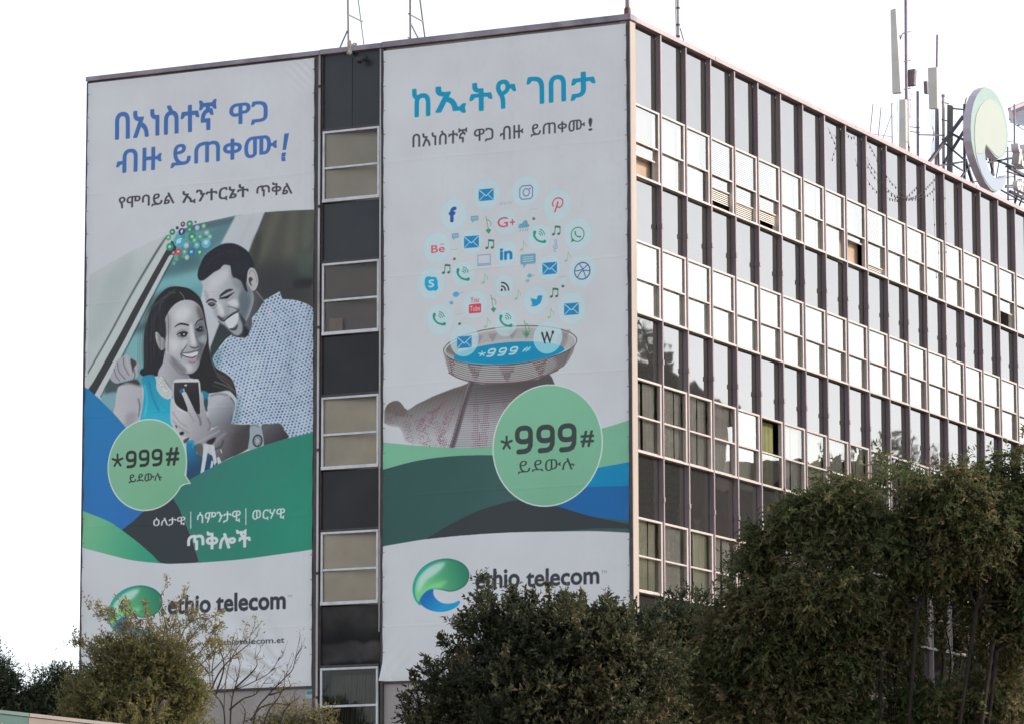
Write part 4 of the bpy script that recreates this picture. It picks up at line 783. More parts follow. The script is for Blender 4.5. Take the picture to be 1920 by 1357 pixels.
# ---------------------------------------------------------------- right banner print
cv = Canvas(-6.825, -0.09, float(on_y(720, 1277)[2]), float(on_y(722, 97)[2]))
CY = (0, 132, 172)
for t, ll, ur in (('ከ', (774.3, 222), (808, 165)), ('ኢ', (817, 218.5), (874.5, 158)), ('ት', (880.8, 211.5), (924.6, 153.5)), ('ዮ', (931, 206.5), (969, 148)),
                  ('ገ', (988.5, 199), (1021.5, 143)), ('በ', (1030, 194.5), (1062.5, 140)), ('ታ', (1071, 191), (1118, 133.5))):
    cv.text(t, ll, ur, CY, 0.026)
for t, ll, ur in (('በአነስተኛ', (775, 278), (877, 240)), ('ዋጋ', (889.5, 269), (926, 240)), ('ብዙ', (938, 264), (982, 234)), ('ይጠቀሙ', (996, 258), (1098, 224)), ('!', (1104.5, 247), (1112, 222))):
    cv.text(t, ll, ur, (64, 62, 72), 0.012)
def z6(x, y): return 740+x/3.99, 310+y/3.99
# bowl and stand ---------------------------------------------------------------
def sk2(a, b, p0, p1): return grad(a, b, cv, p0, p1)
cone = [(880, 716), (905, 720), (940, 719), (975, 716), (1010, 711), (1030, 700), (1036, 708), (1048, 738), (1062, 800), (1000, 845), (925, 841), (847, 841), (862, 780)]
CM = cv.mask(cone)
cv.poly(cone, sk2((82, 76, 78), (168, 168, 176), (940, 722), (930, 800)), 1, .5)
for i in range(30):
    y = 724+i*4.1; c0 = (70, 62, 68) if i < 8 else (112, 100, 110)
    cv.line([(845, y+6), (880, y+5.5), (920, y+3), (960, y-1.5), (1010, y-10), (1060, y-24)], 1.5, c0, .75, .4, clip=CM)
rr = np.random.RandomState(11)
for i in range(28):
    y = 728+i*4.1
    for x0, dx in ((894, .10), (918, .03), (938, .32), (962, .2)):
        wd = 3+(i/28)*9; xc = x0+(y-728)*(dx-.10)*1.6
        for k in range(-2, 3):
            if abs(k)*3 < wd*(0.45+0.5*math.sin(i*0.45+x0)**2): cv.ell(xc+k*3.4, y+3-.1*(xc-920), 1.2, 1.0, (110, 62, 84), .8, .3, clip=CM)
flap = [(881, 718), (866, 724), (850, 729), (832, 736), (813, 743.5), (798, 751), (783, 758), (773, 765), (766, 769), (760, 765), (755.5, 758), (751, 753.5), (746, 751.2), (738, 752.3), (730, 756.5), (725.5, 762), (722, 770), (722, 793), (733, 799), (750, 801), (756, 812), (760, 826), (775, 833), (800, 837), (848, 842), (862, 790)]
FM = cv.mask(flap)
cv.poly(flap, sk2((92, 84, 84), (174, 173, 182), (800, 745), (806, 822)), 1, .6)
cv.poly([(722, 768), (732, 755), (746, 751), (756, 760), (766, 772), (752, 780), (736, 774)], (94, 86, 84), .8, 2.5, True, clip=FM)
for i in range(46):                                     # fine weave
    x = 722+i*3.5; cv.line([(x-16, 842), (x+22, 742), (x+34, 712)], .9, (128, 120, 128) if i % 2 else (100, 92, 98), .5, .3, sm=False, clip=FM)
for (xa, ya), (xb, yb), n, wd in (((764, 790), (770, 834), 10, 3), ((786, 788), (802, 838), 13, 4), ((808, 772), (790, 796), 8, 3), ((822, 764), (804, 800), 9, 3), ((846, 770), (826, 832), 16, 4), ((836, 752), (816, 772), 6, 3), ((734, 764), (738, 792), 6, 4), ((752, 776), (776, 780), 6, 3), ((818, 792), (838, 838), 12, 3)):
    for i in range(n):
        t = i/(n-1); x = xa+(xb-xa)*t; y = ya+(yb-ya)*t
        for k in range(-wd, wd+1):
            if rr.rand() < .62: cv.ell(x+k*2.0+rr.randn()*.5, y-k*.8+rr.randn()*.6, 1.1, .9, (108+rr.randint(20), 66, 82), .75, .3, clip=FM)
cv.poly([(722, 800), (752, 802), (764, 826), (790, 834), (800, 842), (722, 842)], (186, 186, 196), .75, 4, True)
pts = [(884, 716), (877, 735), (866, 775), (856, 812), (847, 841)]
cv.line(pts, 8, (84, 72, 78), 1, .5); cv.line([(x-1.5, y) for x, y in pts], 3, (132, 118, 124), .8, .6)
for i in range(18):
    t = i/17; x = np.interp(t, np.linspace(0, 1, 5), [p[0] for p in pts]); y = np.interp(t, np.linspace(0, 1, 5), [p[1] for p in pts])
    if t > .4: cv.line([(x-4, y-1), (x+2.5, y+1.5)], 1.0, (74, 60, 68), .7, sm=False)
cv.line([(x+5, y) for x, y in pts], 3.5, (70, 62, 68), .8, 1.2)
# bowl wall
wall = [(831.6, 652), (833, 668), (838, 686), (843, 699), (858, 707), (875.4, 713), (900, 717), (925.6, 718), (950, 717.5), (975.7, 715.5), (1002, 710), (1025.8, 703), (1045, 695), (1058, 687), (1068, 675), (1076, 660), (1080, 645), (1082, 631), (1060, 655), (1000, 676), (950.6, 683), (900, 681), (860, 671)]
WM = cv.mask(wall)
cv.poly(wall, (166, 164, 167), 1, .4)
for i in range(10):
    f = (i+.3)/9.2
    cv.line([(832+11*f, 653+46*f), (845+8*f, 665+40*f), (875+3*f, 676+37*f), (910+3*f, 682+36*f), (950, 684+34*f), (990-4*f, 680+34*f), (1030-6*f, 669+32*f), (1060-6*f, 654+34*f), (1081-22*f, 632+52*f)], 1.5, (82, 72, 76), .85, .35, clip=WM)
for xc, wd, k0 in ((891, 14, 0), (951, 16, 1), (1014, 15, 2), (848, 6, 3)):
    yb = {0: (680, 712), 1: (684, 714), 2: (674, 704), 3: (670, 702)}[k0]
    for i in range(8):
        f = i/7; w_ = wd*(1-.85*f)
        for k in np.arange(-w_, w_+.1, 3.4): cv.ell(xc+k+1.0*(i % 2)+2*f, yb[0]+(yb[1]-yb[0])*f-k*(.0 if k0 == 1 else (-.06 if k0 == 0 else .2)), 1.5, 1.2, (92, 52, 66), .85, .35, clip=WM)
cv.poly([(1040, 664), (1082, 632), (1080, 648), (1070, 676), (1052, 694), (1030, 702), (1046, 684)], (92, 86, 88), .6, 3.5, True, clip=WM)
cv.line([(843, 699), (858, 707.5), (875.4, 713.5), (900, 717.5), (925.6, 718.7), (950, 718), (975.7, 716), (1002, 711), (1025.8, 703.5), (1047, 694)], 2.6, (98, 70, 82), .95, .4)
# rim, inside, blue liquid
cv.ell(956.5, 648.3, 125, 35.3, (178, 178, 184)); cv.ell(956.5, 648.3, 125, 35.3, (84, 76, 80), 1, 0, 1.8); cv.ell(956.5, 649.8, 121, 32.6, (168, 168, 172), 1, .3)
IM = np.zeros((cv.h, cv.w)); c_ = cv.P([(956.5, 649.8)])[0]; kx, ky = cv.scale(956, 650); th = np.linspace(0, 2*math.pi, 90)
IM = cv.full(cv.cover([np.stack([c_[0]+121*kx*np.cos(th), c_[1]+32.6*ky*np.sin(th)], 1)]))
for i in range(7): cv.ell(956.5, 652+i*2.6, 120-i*2, 32.6, (130, 124, 130), .7, .3, 1.0, clip=IM)
for xc in (898, 925, 962, 988, 1062): cv.lpoly(xc, 622+abs(xc-960)*.06-.08*(xc-956), [(-9, 0), (9, 0), (0, 16)], (128, 116, 126), .6, feather=1)
cv.poly([(833, 655), (845, 640), (862, 632), (860, 660), (870, 674), (852, 668)], (104, 96, 94), .8, 2, True, clip=IM)
cv.poly([(1050, 628), (1066, 632), (1056, 655), (1044, 660)], (128, 114, 122), .6, 2, True, clip=IM)
cv.ell(955, 664, 104, 21.5, (0, 130, 174), 1, .3, clip=IM); cv.line([(850, 676), (880, 681), (920, 684), (956, 683.5), (1000, 678), (1040, 668), (1070, 652)], 2.2, (160, 186, 196), .9, .4, clip=IM)
star(cv, (898, 669), (912, 659), 2.2, (176, 216, 232)); nines(cv, [((912, 670.5), (927, 653.5)), ((933, 668.5), (948, 652)), ((954, 666.5), (969, 650))], 3.4, (176, 216, 232), .5); cv.text('#', (980.5, 661), (997.5, 650), (176, 216, 232), .02, .4)
# bubbles with icons -------------------------------------------------------------
PALE = (180, 202, 214)
def disc(x, y, rx, ry, a=.62): cv.ell(x, y, rx, ry, (175, 200, 212), a, .8); cv.ell(x, y, rx*.97, ry*.97, (164, 192, 206), .5, .8, 2.6)
def mail(x, y, w=13.8, h=11):
    cv.lpoly(x, y, [(-w, -h), (w, -h), (w, h), (-w, h)], (26, 124, 178)); c = (190, 214, 226)
    cv.lline(x, y, [(-w+1, -h+1.5), (0, 2.2), (w-1, -h+1.5)], 1.5, c, sm=False); cv.lline(x, y, [(-w+1, h-1), (-3.2, 0)], 1.2, c, sm=False); cv.lline(x, y, [(w-1, h-1), (3.2, 0)], 1.2, c, sm=False)
def phone(x, y, k=1.0, c=(20, 138, 124)):
    cv.lline(x, y, [(-8.5*k, -9*k), (-9*k, -2*k), (-3*k, 6*k), (6*k, 9.5*k), (9.5*k, 9*k)], [6.5*k, 4*k, 3.6*k, 4*k, 6.5*k], c)
    for r in (4, 7.4, 10.8): cv.lline(x-1.5*k, y-1.5*k, [(r*k*math.cos(t), -r*k*math.sin(t)*1.1) for t in np.radians(np.linspace(8, 78, 7))], 1.7*k, c)
def notes(x, y, c, k=1.0):
    cv.lline(x, y, [(-4*k, 7*k), (-3*k, -8*k), (6*k, -6.5*k), (6*k, 6*k)], 1.7*k, c, sm=False); cv.lline(x, y, [(-3*k, -6.5*k), (6*k, -5*k)], 3*k, c, sm=False); cv.lpoly(x-6.5*k, y+7.8*k, [(-3*k, 0), (0, -2.4*k), (3*k, 0), (0, 2.6*k)], c, sm=True); cv.lpoly(x+3.5*k, y+7*k, [(-3*k, 0), (0, -2.4*k), (3*k, 0), (0, 2.6*k)], c, sm=True)
def note1(x, y, c, k=1.0):
    cv.lline(x, y, [(0, 7*k), (1.2*k, -9*k)], 1.4*k, c, sm=False); cv.lline(x, y, [(1.2*k, -9*k), (3*k, -4*k), (6*k, -1*k), (5*k, 3*k)], 1.4*k, c); cv.lpoly(x-2.6*k, y+7.5*k, [(-3.4*k, 1), (0, -2.4*k), (3*k, 0), (0, 2.6*k)], c, sm=True)
def oddnote(x, y, c, k=1.0):
    cv.lline(x, y, [(-2*k, -15*k), (0, -6*k), (2.5*k, 8*k)], 1.3*k, c, sm=False); cv.lline(x, y, [(0, -8*k), (4*k, -7*k), (7.5*k, -2*k), (7*k, 3*k)], 1.3*k, c); cv.lpoly(x+2.6*k, y+12*k, [(-5*k, -1*k), (0, -5*k), (5.5*k, -1*k), (1*k, 6*k)], c)
def bang(x, y): cv.lpoly(x, y, [(-7, -9), (6, -9), (2.5, 4), (-2.5, 4)], (176, 196, 200), .55); cv.lline(x, y, [(-7, -9), (6.5, -9.5)], .8, (130, 150, 156), .8); cv.ell(x, y+8.5, 2.7, 2.7, (46, 120, 104))
for x, y, rx, ry in [(695, 222, 100, 116), (985, 195, 102, 116), (1222, 305, 106, 122), (450, 372, 98, 118), (1378, 520, 106, 122), (325, 620, 102, 118), (1410, 795, 104, 124), (280, 885, 106, 122), (1330, 1075, 108, 120), (345, 1155, 102, 118),
                     (838, 432, 84, 92), (1090, 540, 88, 98), (582, 575, 84, 96), (838, 660, 80, 92), (1165, 772, 88, 100), (520, 820, 86, 96), (825, 905, 72, 84), (605, 1045, 92, 106), (1065, 1015, 96, 106), (838, 1180, 84, 102)]:
    disc(*z6(x, y), rx/3.99, ry/3.99)
for x, y in ((525, 1310), (1150, 1290)): q = z6(x, y); cv.ell(q[0], q[1], 26.5, 30, (178, 206, 220), .72, .4); cv.ell(q[0], q[1], 26.3, 29.8, (150, 198, 220), .6, .4, 1.4)
for x, y in ((690, 225), (582, 578), (1166, 775), (1327, 1078), (525, 1325)): mail(*z6(x, y))
for x, y in ((1088, 540), (518, 822), (336, 1155), (836, 1168)): phone(*z6(x, y), 1.05)
cv.text('f', (843.6, 419), (858, 388.6), (48, 78, 150), .05); RED = (196, 62, 78)
q = z6(988, 207); cv.lline(*q, [(-8, -12.5), (8, -12.5), (12, -8), (12, 8), (8, 12.5), (-8, 12.5), (-12, 8), (-12, -8), (-8, -12.5)], 2, (92, 98, 158), sm=False); cv.ell(q[0], q[1], 6, 6.8, (92, 98, 158), 1, 0, 2); cv.ell(q[0]+7, q[1]-7.5, 1.5, 1.6, (92, 98, 158))
q = z6(1224, 300); cv.lline(*q, [(-5, 12.5), (-1.5, 2), (.5, -5)], 3.2, RED); cv.lline(*q, [(-8, 2), (-9.5, -4), (-5, -11), (2, -12.5), (9, -8.5), (9.5, -1), (5, 5), (-.5, 4)], 2.6, RED)
cv.text('G', (934, 428.5), (953.5, 407.5), (204, 70, 88), .01); cv.text('+', (957, 424), (967, 411.5), (204, 70, 88), .03)
cv.text('Be', (810.5, 476), (836, 459.5), RED, .01); cv.lline(831, 459.6, [(-3.4, 0), (3.6, 0)], 1.2, RED, sm=False)
cv.text('in', (938.6, 489.5), (962, 465), (22, 118, 172), .05)
q = z6(1376, 522); GN = (38, 128, 104); cv.ell(q[0], q[1], 12, 13.2, GN, 1, 0, 2); cv.lpoly(*q, [(-12.5, 14), (-10.5, 5), (-5.5, 11.5)], GN); cv.lline(*q, [(-4.5, -5), (-4, 0), (0, 4), (5, 5)], [3.6, 2.2, 2.2, 3.6], GN)
q = z6(1411, 795); NV = (54, 88, 150); cv.ell(q[0], q[1], 14.4, 15.6, NV, 1, 0, 2.4); cv.lline(*q, [(-5.5, -13.5), (1, -3), (6.5, 13)], 1.9, NV); cv.lline(*q, [(-14, -1), (-2, -2), (10, -10)], 1.9, NV); cv.lline(*q, [(-9, 11), (-3, 2), (4, -.5), (14, 1)], 1.9, NV)
q = z6(281, 890); SB = (0, 152, 196); cv.lpoly(*q, [(-11, -12), (-4, -14), (0, -12.5), (8, -11.5), (12, -4), (12, 3), (13, 9), (9, 14), (3, 13), (-5, 13), (-11, 6), (-12.5, -2)], SB, sm=True); cv.text('S', (q[0]-5.5, q[1]+7.4), (q[0]+5.5, q[1]-8.2), (206, 214, 222), .03)
q = z6(808, 938); 
cv.ell(q[0]-.3, q[1]-.4, 2.2, 2.4, (48, 46, 56))
for r in (7.4, 13.4): cv.line(cv.local(q[0]-1, q[1]+1, [(r*math.cos(t), -r*1.12*math.sin(t)) for t in np.radians(np.linspace(0, 88, 9))]), 3.0, (48, 46, 56), cells=True)
cv.text('You', (883.4, 569), (899.2, 557), RED, .01); q = z6(606, 1075); cv.lpoly(*q, [(-10, -8.6), (10, -8.6), (11.6, -7), (11.6, 7), (10, 8.6), (-10, 8.6), (-11.6, 7), (-11.6, -7)], RED); cv.text('Tube', (q[0]-9.8, q[1]+5.6), (q[0]+9.8, q[1]-6), (206, 190, 200), .01)
q = z6(1066, 1015); cv.lpoly(*q, [(-11.8, -6), (-5, -3.2), (.5, -2), (2.2, -8), (6.5, -9.6), (9.4, -7.6), (12, -8.6), (10.6, -5), (10, -1), (7.5, 5.5), (1, 10), (-6, 11), (-11.5, 8.5), (-7, 7), (-9.6, 3.5), (-7.5, 3.4), (-11, -1.2), (-9, -1)], (24, 140, 186))
q = z6(1146, 1293); cv.text('W', (q[0]-11.5, q[1]+11), (q[0]+11.5, q[1]-11), (44, 40, 46), .0)
for (x, y), (x2, y2) in (((-9.5, -10), (-3.8, 9.5)), ((-1, -10), (5.0, 9.5))): cv.lline(*q, [(x, y), (x2, y2)], [3.4, 2.4], (44, 40, 46), sm=False)
cv.ell(q[0]+10.4, q[1]-10, 2.2, 3.4, (44, 40, 46))
cv.text('www', z6(788, 308), z6(888, 272), (156, 170, 182), .0, .2)
for x, y, k in ((605, 405, 1), (462, 535, .95)): q = z6(x, y); cv.lpoly(*q, [(-7*k, -5.5*k), (7*k, -5.5*k), (7*k, 4*k), (0, 4*k), (-4*k, 8*k), (-4.5*k, 4*k), (-7*k, 4*k)], (112, 156, 180)); cv.lline(*q, [(-4, -1), (4, -1)], 1, (176, 198, 210), sm=False)
q = z6(1003, 708); cv.lpoly(*q, [(-13, -10), (13, -10), (14.5, -8), (14.5, 7), (13, 9), (-4, 9), (-8.5, 16), (-9, 9), (-13, 9), (-14.5, 7), (-14.5, -8)], (104, 150, 170))
for v in (-4.5, -.5, 3.5): cv.lline(*q, [(-9.5, v), (9.5 if v else 7, v)], 1.2, (178, 200, 208), sm=False)
q = z6(676, 710); cv.lline(*q, [(-11.5, -9), (11.5, -9), (11.5, 8), (-11.5, 8), (-11.5, -9)], 1.8, (98, 148, 186), sm=False); cv.lline(*q, [(-12.5, 10.5), (12.5, 10.5)], 1.8, (98, 148, 186), sm=False)
q = z6(970, 450); cv.lpoly(*q, [(-10, 4), (-8, -2), (-3, -3), (1, -8), (6, -7.5), (7.5, -2), (10, 0), (9, 5), (0, 5.5), (-7, 5.5)], (92, 150, 176), sm=True)
for u in (-6, -1, 4, 8): cv.lline(q[0], q[1], [(u, 8), (u-1, 11.5)], 1.4, (92, 130, 150), sm=False)
for x, y in ((1220, 490), (722, 592), (398, 778), (1203, 955)): notes(*z6(x, y), (30, 112, 92))
for x, y in ((965, 605), (1300, 688), (678, 850), (925, 970), (1170, 1110), (695, 1180)): note1(*z6(x, y), (128, 178, 150))
for x, y in ((696, 447), (733, 1035), (982, 1222)): oddnote(*z6(x, y), (52, 140, 104))
for x, y in ((1045, 370), (455, 672), (1265, 875), (490, 1155)): bang(*z6(x, y))
q = z6(1208, 606); cv.lline(*q, [(1, 11), (-2, 9), (2, -2), (3, -9), (0, -11), (-1, -6), (4, 3), (0, 6), (-3.5, 2), (-1, -1)], 1.2, (92, 144, 190))
for (x, y), r, c in (((465, 970), 6, (66, 152, 196)), ((430, 1033), 3.6, (66, 152, 196)), ((1015, 830), 4.5, (88, 160, 180)), ((1000, 868), 4, (120, 170, 176))): q = z6(x, y); cv.ell(q[0], q[1], r, r*.85, c, .9, .4)
cv.lline(*z6(500, 965), [(-6, 2), (6, -3)], .8, (120, 150, 170)); cv.lline(*z6(1035, 828), [(-5, 1), (5, 0)], .8, (120, 150, 170))
# waves --------------------------------------------------------------------------
curve = lambda p: smooth(p, 6, False)
cv.poly(np.concatenate([curve([(715, 828.5), (722.6, 829.5), (775, 834.5), (848, 839.4), (925, 838), (1030, 826), (1130, 803), (1178, 788), (1190, 784)]), curve([(1190, 868), (1124, 878), (1030, 905), (925, 920), (820, 920), (715, 920)])]), sk2((112, 168, 142), (112, 164, 140), (722, 840), (1170, 820)), 1, .3)
cv.poly(np.concatenate([curve([(1040, 905), (1090, 888), (1123, 877), (1160, 870), (1190, 864)]), [(1190, 930), (1040, 950)]]), (0, 122, 170), 1, .3)
cv.poly([(1040, 930), (1080, 916), (1101, 913), (1140, 911.5), (1190, 910.5), (1190, 990), (1040, 960)], (24, 92, 154), 1, .3)
cv.poly(np.concatenate([curve([(714, 881.5), (722.6, 879.5), (775, 865.5), (825, 857.5), (875, 853.8), (930, 853.8), (990, 862), (1040, 900)]), [(1040, 960), (1190, 977), (1190, 999)], curve([(1190, 999), (1120, 995.5), (1050, 996), (960, 997.7), (873, 1003), (799, 1010.5), (721, 1023.6), (712, 1025)])]), sk2((44, 78, 76), (54, 84, 84), (760, 900), (960, 980)), 1, .3)
cv.poly(np.concatenate([curve([(799, 1010.5), (839.4, 986), (890, 960.6), (940, 944), (975, 937), (1010, 940), (1050, 950), (1100, 965), (1150, 976), (1190, 984)]), [(1190, 991)], curve([(1190, 991), (1120, 990.5), (1050, 995), (960, 997.7), (873, 1003), (799, 1010.5)])]), (50, 54, 59), 1, .3)
cv.poly([(1040, 930), (1080, 916), (1101, 913), (1140, 911.5), (1190, 910.5), (1190, 976.5), (1150, 968), (1100, 955), (1050, 941)], (24, 92, 154), 1, .3)
cv.ell(1027.5, 835, 103.5, 114.5, (190, 204, 202)); cv.ell(1027.5, 835, 101.2, 112.2, sk2((118, 172, 146), (112, 162, 138), (1000, 740), (1040, 940)), 1, .3)
DG = (54, 62, 63)
star(cv, (940.6, 843.5), (962, 817.5), 4.8, DG); nines(cv, [((966.8, 852.3), (1000.5, 796.5)), ((1007, 850), (1041.5, 794.5)), ((1047, 848.5), (1082, 792))], 10.2, DG); cv.text('#', (1089.7, 838.5), (1114.8, 806), DG, .03); cv.text('ይደውሉ', (972, 888.5), (1078.5, 857.5), DG, .0)
logo(cv, 774.8, 1045.5, 880.9, 1146.9)
cv.text('ethio', (892.2, 1105), (976, 1063), INK2, .030); cv.text('telecom', (987.7, 1101), (1125, 1060), INK2, .030); cv.text('TM', (1129, 1075), (1139, 1069), (120, 120, 128), .0)
cv.text('ኢትዮ ቴሌኮም', (912, 1124), (975, 1108), INK2, .01); cv.text('www.ethiotelecom.et', (946, 1168), (1120, 1146), INK2, .012)
cv2 = cv
def wr2(X, Z):      # torn-off lower left corner curling forward
    u = X-cv2.x0; v = Z-cv2.z0
    return 0.22*np.clip(1-(u/0.30+v/0.5), 0, 1)**1.3*(1+.5*np.sin(u*30))+0.003*np.exp(-((u-.4)**2+(v-.5)**2)/.3)*np.sin((u-v)*16)+0.006*np.exp(-(u/.25)**2)*np.exp(-((v-2.4)/.5)**2)*np.sin(v*16)
banner('advertising_banner', cv, [float(on_y(722, y)[2]) for y in (306, 520, 725, 930, 1175)], wr2, 'tall printed banner with a woven basket table under a cloud of icons')
# ================================================================ things on the roof
M_STEEL = mat('grey_steel', (0.16, 0.13, 0.145), 0.5, 0.2, 6.0)
M_STEELM = mat('mauve_steel', (0.24, 0.17, 0.22), 0.5, 0.2, 6.0)
M_STEELD = mat('dark_steel', (0.055, 0.045, 0.055), 0.5, 0.2, 6.0)
M_PALE = mat('pale_pole_paint', (0.42, 0.34, 0.33), 0.5, 0.15, 5.0)
M_ANT = mat('antenna_cover', (0.60, 0.56, 0.50), 0.5, 0.08, 2.0)
M_RUST = mat('rusty_coupling', (0.12, 0.055, 0.05), 0.7, 0.3, 8.0)
M_RAG = mat('pale_rag', (0.46, 0.40, 0.35), 0.95, 0.35, 14.0)
RZ = 26.10
def PY(px, py, y=0.55): return Vector(on_y(px, py, y))
def PX(px, py, x=-1.4): return Vector(on_x(px, py, x))
def down(p): return Vector((p.x, p.y, RZ))
def ext(a, b, k): return b+(b-a)*k

# two post frames on the narrow face (they run on above the picture)
def post_frame(label, post, leg, bars, r0, r1):
    root = empty('post_frame', down(PY(*post[1])), label, 'steel frame', 'steel post frames on the parapet')
    a, b = PY(*post[1]), PY(*post[0]); MB().tube([down(a), a, ext(a, b, 1.2)], r0, 8).build('post', M_STEEL, root, True)
    a, b = PY(*leg[1], 1.1), PY(*leg[0], 1.1); MB().tube([ext(b, a, .35), a, ext(a, b, 1.2)], r1, 8).build('stay', M_STEEL, root, True)
    for p, q, ya, yb in bars: MB().bar(PY(*p, ya), PY(*q, yb), 0.03, 0.03).build('brace', M_STEEL, root)
    return root
post_frame('thin steel post frame with a rag tied round its foot', ((652.5, 0), (653.5, 98)), ((671.7, 0), (683.4, 92)), [((653, 28), (680, 41), .55, 1.1), ((651.5, 58), (634, 98), .55, .55)], 0.026, 0.014)
post_frame('thicker steel post frame with three braces above the right banner', ((769.2, 0), (769.6, 84)), ((787.5, 0), (798, 80)), [((766, 26), (794, 41.5), .55, 1.1), ((770, 44), (788, 80), .55, .9), ((765, 71), (781, 78), .55, .9)], 0.028, 0.022)
rg = MB(); rr = np.random.RandomState(2)
def lump(mb, c, r, seed, sx=1, sy=1, sz=1, n=14):
    rr = np.random.RandomState(seed); vs = []; m = n
    ph = rr.rand(6)*6
    for i in range(m+1):
        th = math.pi*i/m
        for j in range(m*2):
            f = 2*math.pi*j/(m*2); d = 1+0.22*math.sin(3*f+ph[0]+2*th)+0.16*math.sin(5*th+ph[1]+2*f)+0.10*math.sin(7*f+ph[2])*math.sin(th)
            vs.append((c[0]+r*sx*d*math.sin(th)*math.cos(f), c[1]+r*sy*d*math.sin(th)*math.sin(f), c[2]+r*sz*d*math.cos(th)))
    k = m*2
    mb.add(vs, [(i*k+j, i*k+(j+1) % k, (i+1)*k+(j+1) % k, (i+1)*k+j) for i in range(m) for j in range(k)])
c = PY(656, 88, -0.06); lump(rg, c, 0.10, 1, .75, .6, 1.5); c2 = PY(665, 86, 0.0); lump(rg, c2, 0.07, 4, 1.0, .6, .9); c3 = PY(656, 99, -0.11); lump(rg, c3, 0.065, 7, 1.0, .5, .8)
tag(rg.build('cloth_bundle', M_RAG, smooth=True), 'pale rag bundled over the coping at the foot of a steel post', 'cloth')
# loudspeaker under the coping
root = empty('loudspeaker', on_y(678, 103, -0.02), 'small black loudspeaker under the coping above the window column', 'loudspeaker')
c = PY(679, 111, -0.10)
MB().tube([c+Vector((0, .12, .0)), c+Vector((0, .05, 0)), c+Vector((-.01, -.05, -.02)), c+Vector((-.02, -.12, -.05))], [0.03, 0.05, 0.075, 0.10], 14).build('horn', M_DKTRIM, root, True)
MB().tube([c+Vector((0, .05, .0)), c+Vector((0, .07, .13))], 0.022, 8).build('bracket', M_DKTRIM, root, True)

# pole on the corner
p = PY(1176.5, 30, 0.16)
root = empty('corner_pole', down(p), 'pale pole with a rusty coupling standing on the corner of the roof', 'pole')
MB().tube([down(p)+Vector((0, 0, .02)), p+Vector((0, 0, 3.0))], 0.052, 12).build('pole', M_PALE, root, True)
MB().tube([p+Vector((0, 0, -.06)), p+Vector((0, 0, .02)), p+Vector((0, 0, .16)), p+Vector((0, 0, .21))], [.075, .085, .085, .06], 12).build('coupling', M_RUST, root, True)
# slim mast behind the second bay
p = PX(1272, 78, -0.5)
root = empty('slim_mast', down(p), 'slim pale mast with climbing pegs and one stay near the corner', 'mast')
MB().tube([down(p), p, p+Vector((0.0, 0, 2.6))], 0.042, 10).build('pole', M_PALE, root, True)
for i, dz in enumerate((.12, .42, .86, 1.3, 1.75)):
    MB().tube([p+Vector((0, -.02, dz)), p+Vector((.06*(-1)**i, -.14*(-1)**i, dz+.01))], .008, 6).build('peg', M_STEELD, root)
    MB().tube([p+Vector((0, 0, dz-.02)), p+Vector((0, 0, dz+.03))], .05, 10).build('clamp', M_STEELD, root)
a, b = PX(1275, 53, -0.5), PX(1284, 84, -0.35); MB().tube([a, b], 0.014, 6).build('stay', M_STEELD, root)
MB().tube([p+Vector((-.05, -.02, 0)), p+Vector((-.055, -.03, .8)), p+Vector((-.045, -.03, 1.7)), p+Vector((-.05, -.02, 2.6))], .010, 6).build('cable', M_STEELD, root)

# antenna masts ----------------------------------------------------------------
def pole(root, top, foot, r, x=-2.0, name='pole', m=None, n=10):
    a, b = PX(*foot, x), PX(*top, x); return MB().tube([down(a), a, b], r, n).build(name, m or M_STEELM, root, True)
def panel(root, corners, depth, m, x, name):     # antenna cover: four px corners of its front, given depth
    yc = PX(corners[0][0], corners[0][1], x).y; q = [Vector(on_y(c[0], c[1], yc)) for c in corners]; d = Vector((0, depth*1.3, 0)); vs = q+[v+d for v in q]   # broad side faces the street
    o = MB().add(vs, [(0, 1, 2, 3), (7, 6, 5, 4), (0, 4, 5, 1), (1, 5, 6, 2), (2, 6, 7, 3), (3, 7, 4, 0)]).build(name, m, root, bevel=0.02); return o
G1 = 'antenna masts on the roof'
root = empty('antenna_mast', down(PX(1700, 285, -2.0)), 'tallest antenna mast with a long tilted panel leaning away from it', 'antenna', G1)
pole(root, (1698.2, -40), (1699.5, 190), 0.048); pole(root, (1700.5, 185), (1702, 292), 0.075, m=M_PALE)
panel(root, ((1672.5, 176), (1689, 174), (1679.5, 15.5), (1669, 19)), 0.12, M_ANT, -1.95, 'panel_antenna')
MB().tube([PX(1687, 66, -2.05), PX(1688, 74, -2.05), PX(1692, 64, -2.0), PX(1699, 61.5, -2.0)], .018, 6).build('bracket', M_STEELD, root)
panel(root, ((1696, 162), (1714, 160), (1715.5, 129), (1697, 132)), 0.14, M_STEEL, -2.1, 'radio_unit')
panel(root, ((1685, 290), (1699, 292), (1698, 186), (1685.5, 187)), 0.12, M_ANT, -1.9, 'panel_antenna')
for y in (62, 116, 168, 190, 222): MB().bar(PX(1695, y, -2), PX(1707, y-2, -2), .03).build('clamp', M_STEELD, root)
for k, (x0, x1) in enumerate(((1682, 1684), (1687, 1690), (1711, 1706), (1706, 1705))):
    MB().tube([PX(x0, 176 if k < 2 else 160, -2.0), PX((x0+x1)/2-1, 195, -1.95), PX(x1, 215, -2.0), PX(x1-1, 250, -2.0)], .007, 5).build('cable', M_STEELD, root)
cc = PX(1701, 279, -1.9)
MB().tube([cc+Vector((0, .17*math.cos(t)*(1+.05*math.sin(3*t)), .17*math.sin(t)-0.01*t)) for t in np.linspace(0, 12.5, 60)], .012, 5).build('cable_coil', M_STEELD, root)
root = empty('antenna_mast', down(PX(1721, 305, -2.2)), 'bare mauve rod mast with a hair thin whip on top', 'antenna', G1)
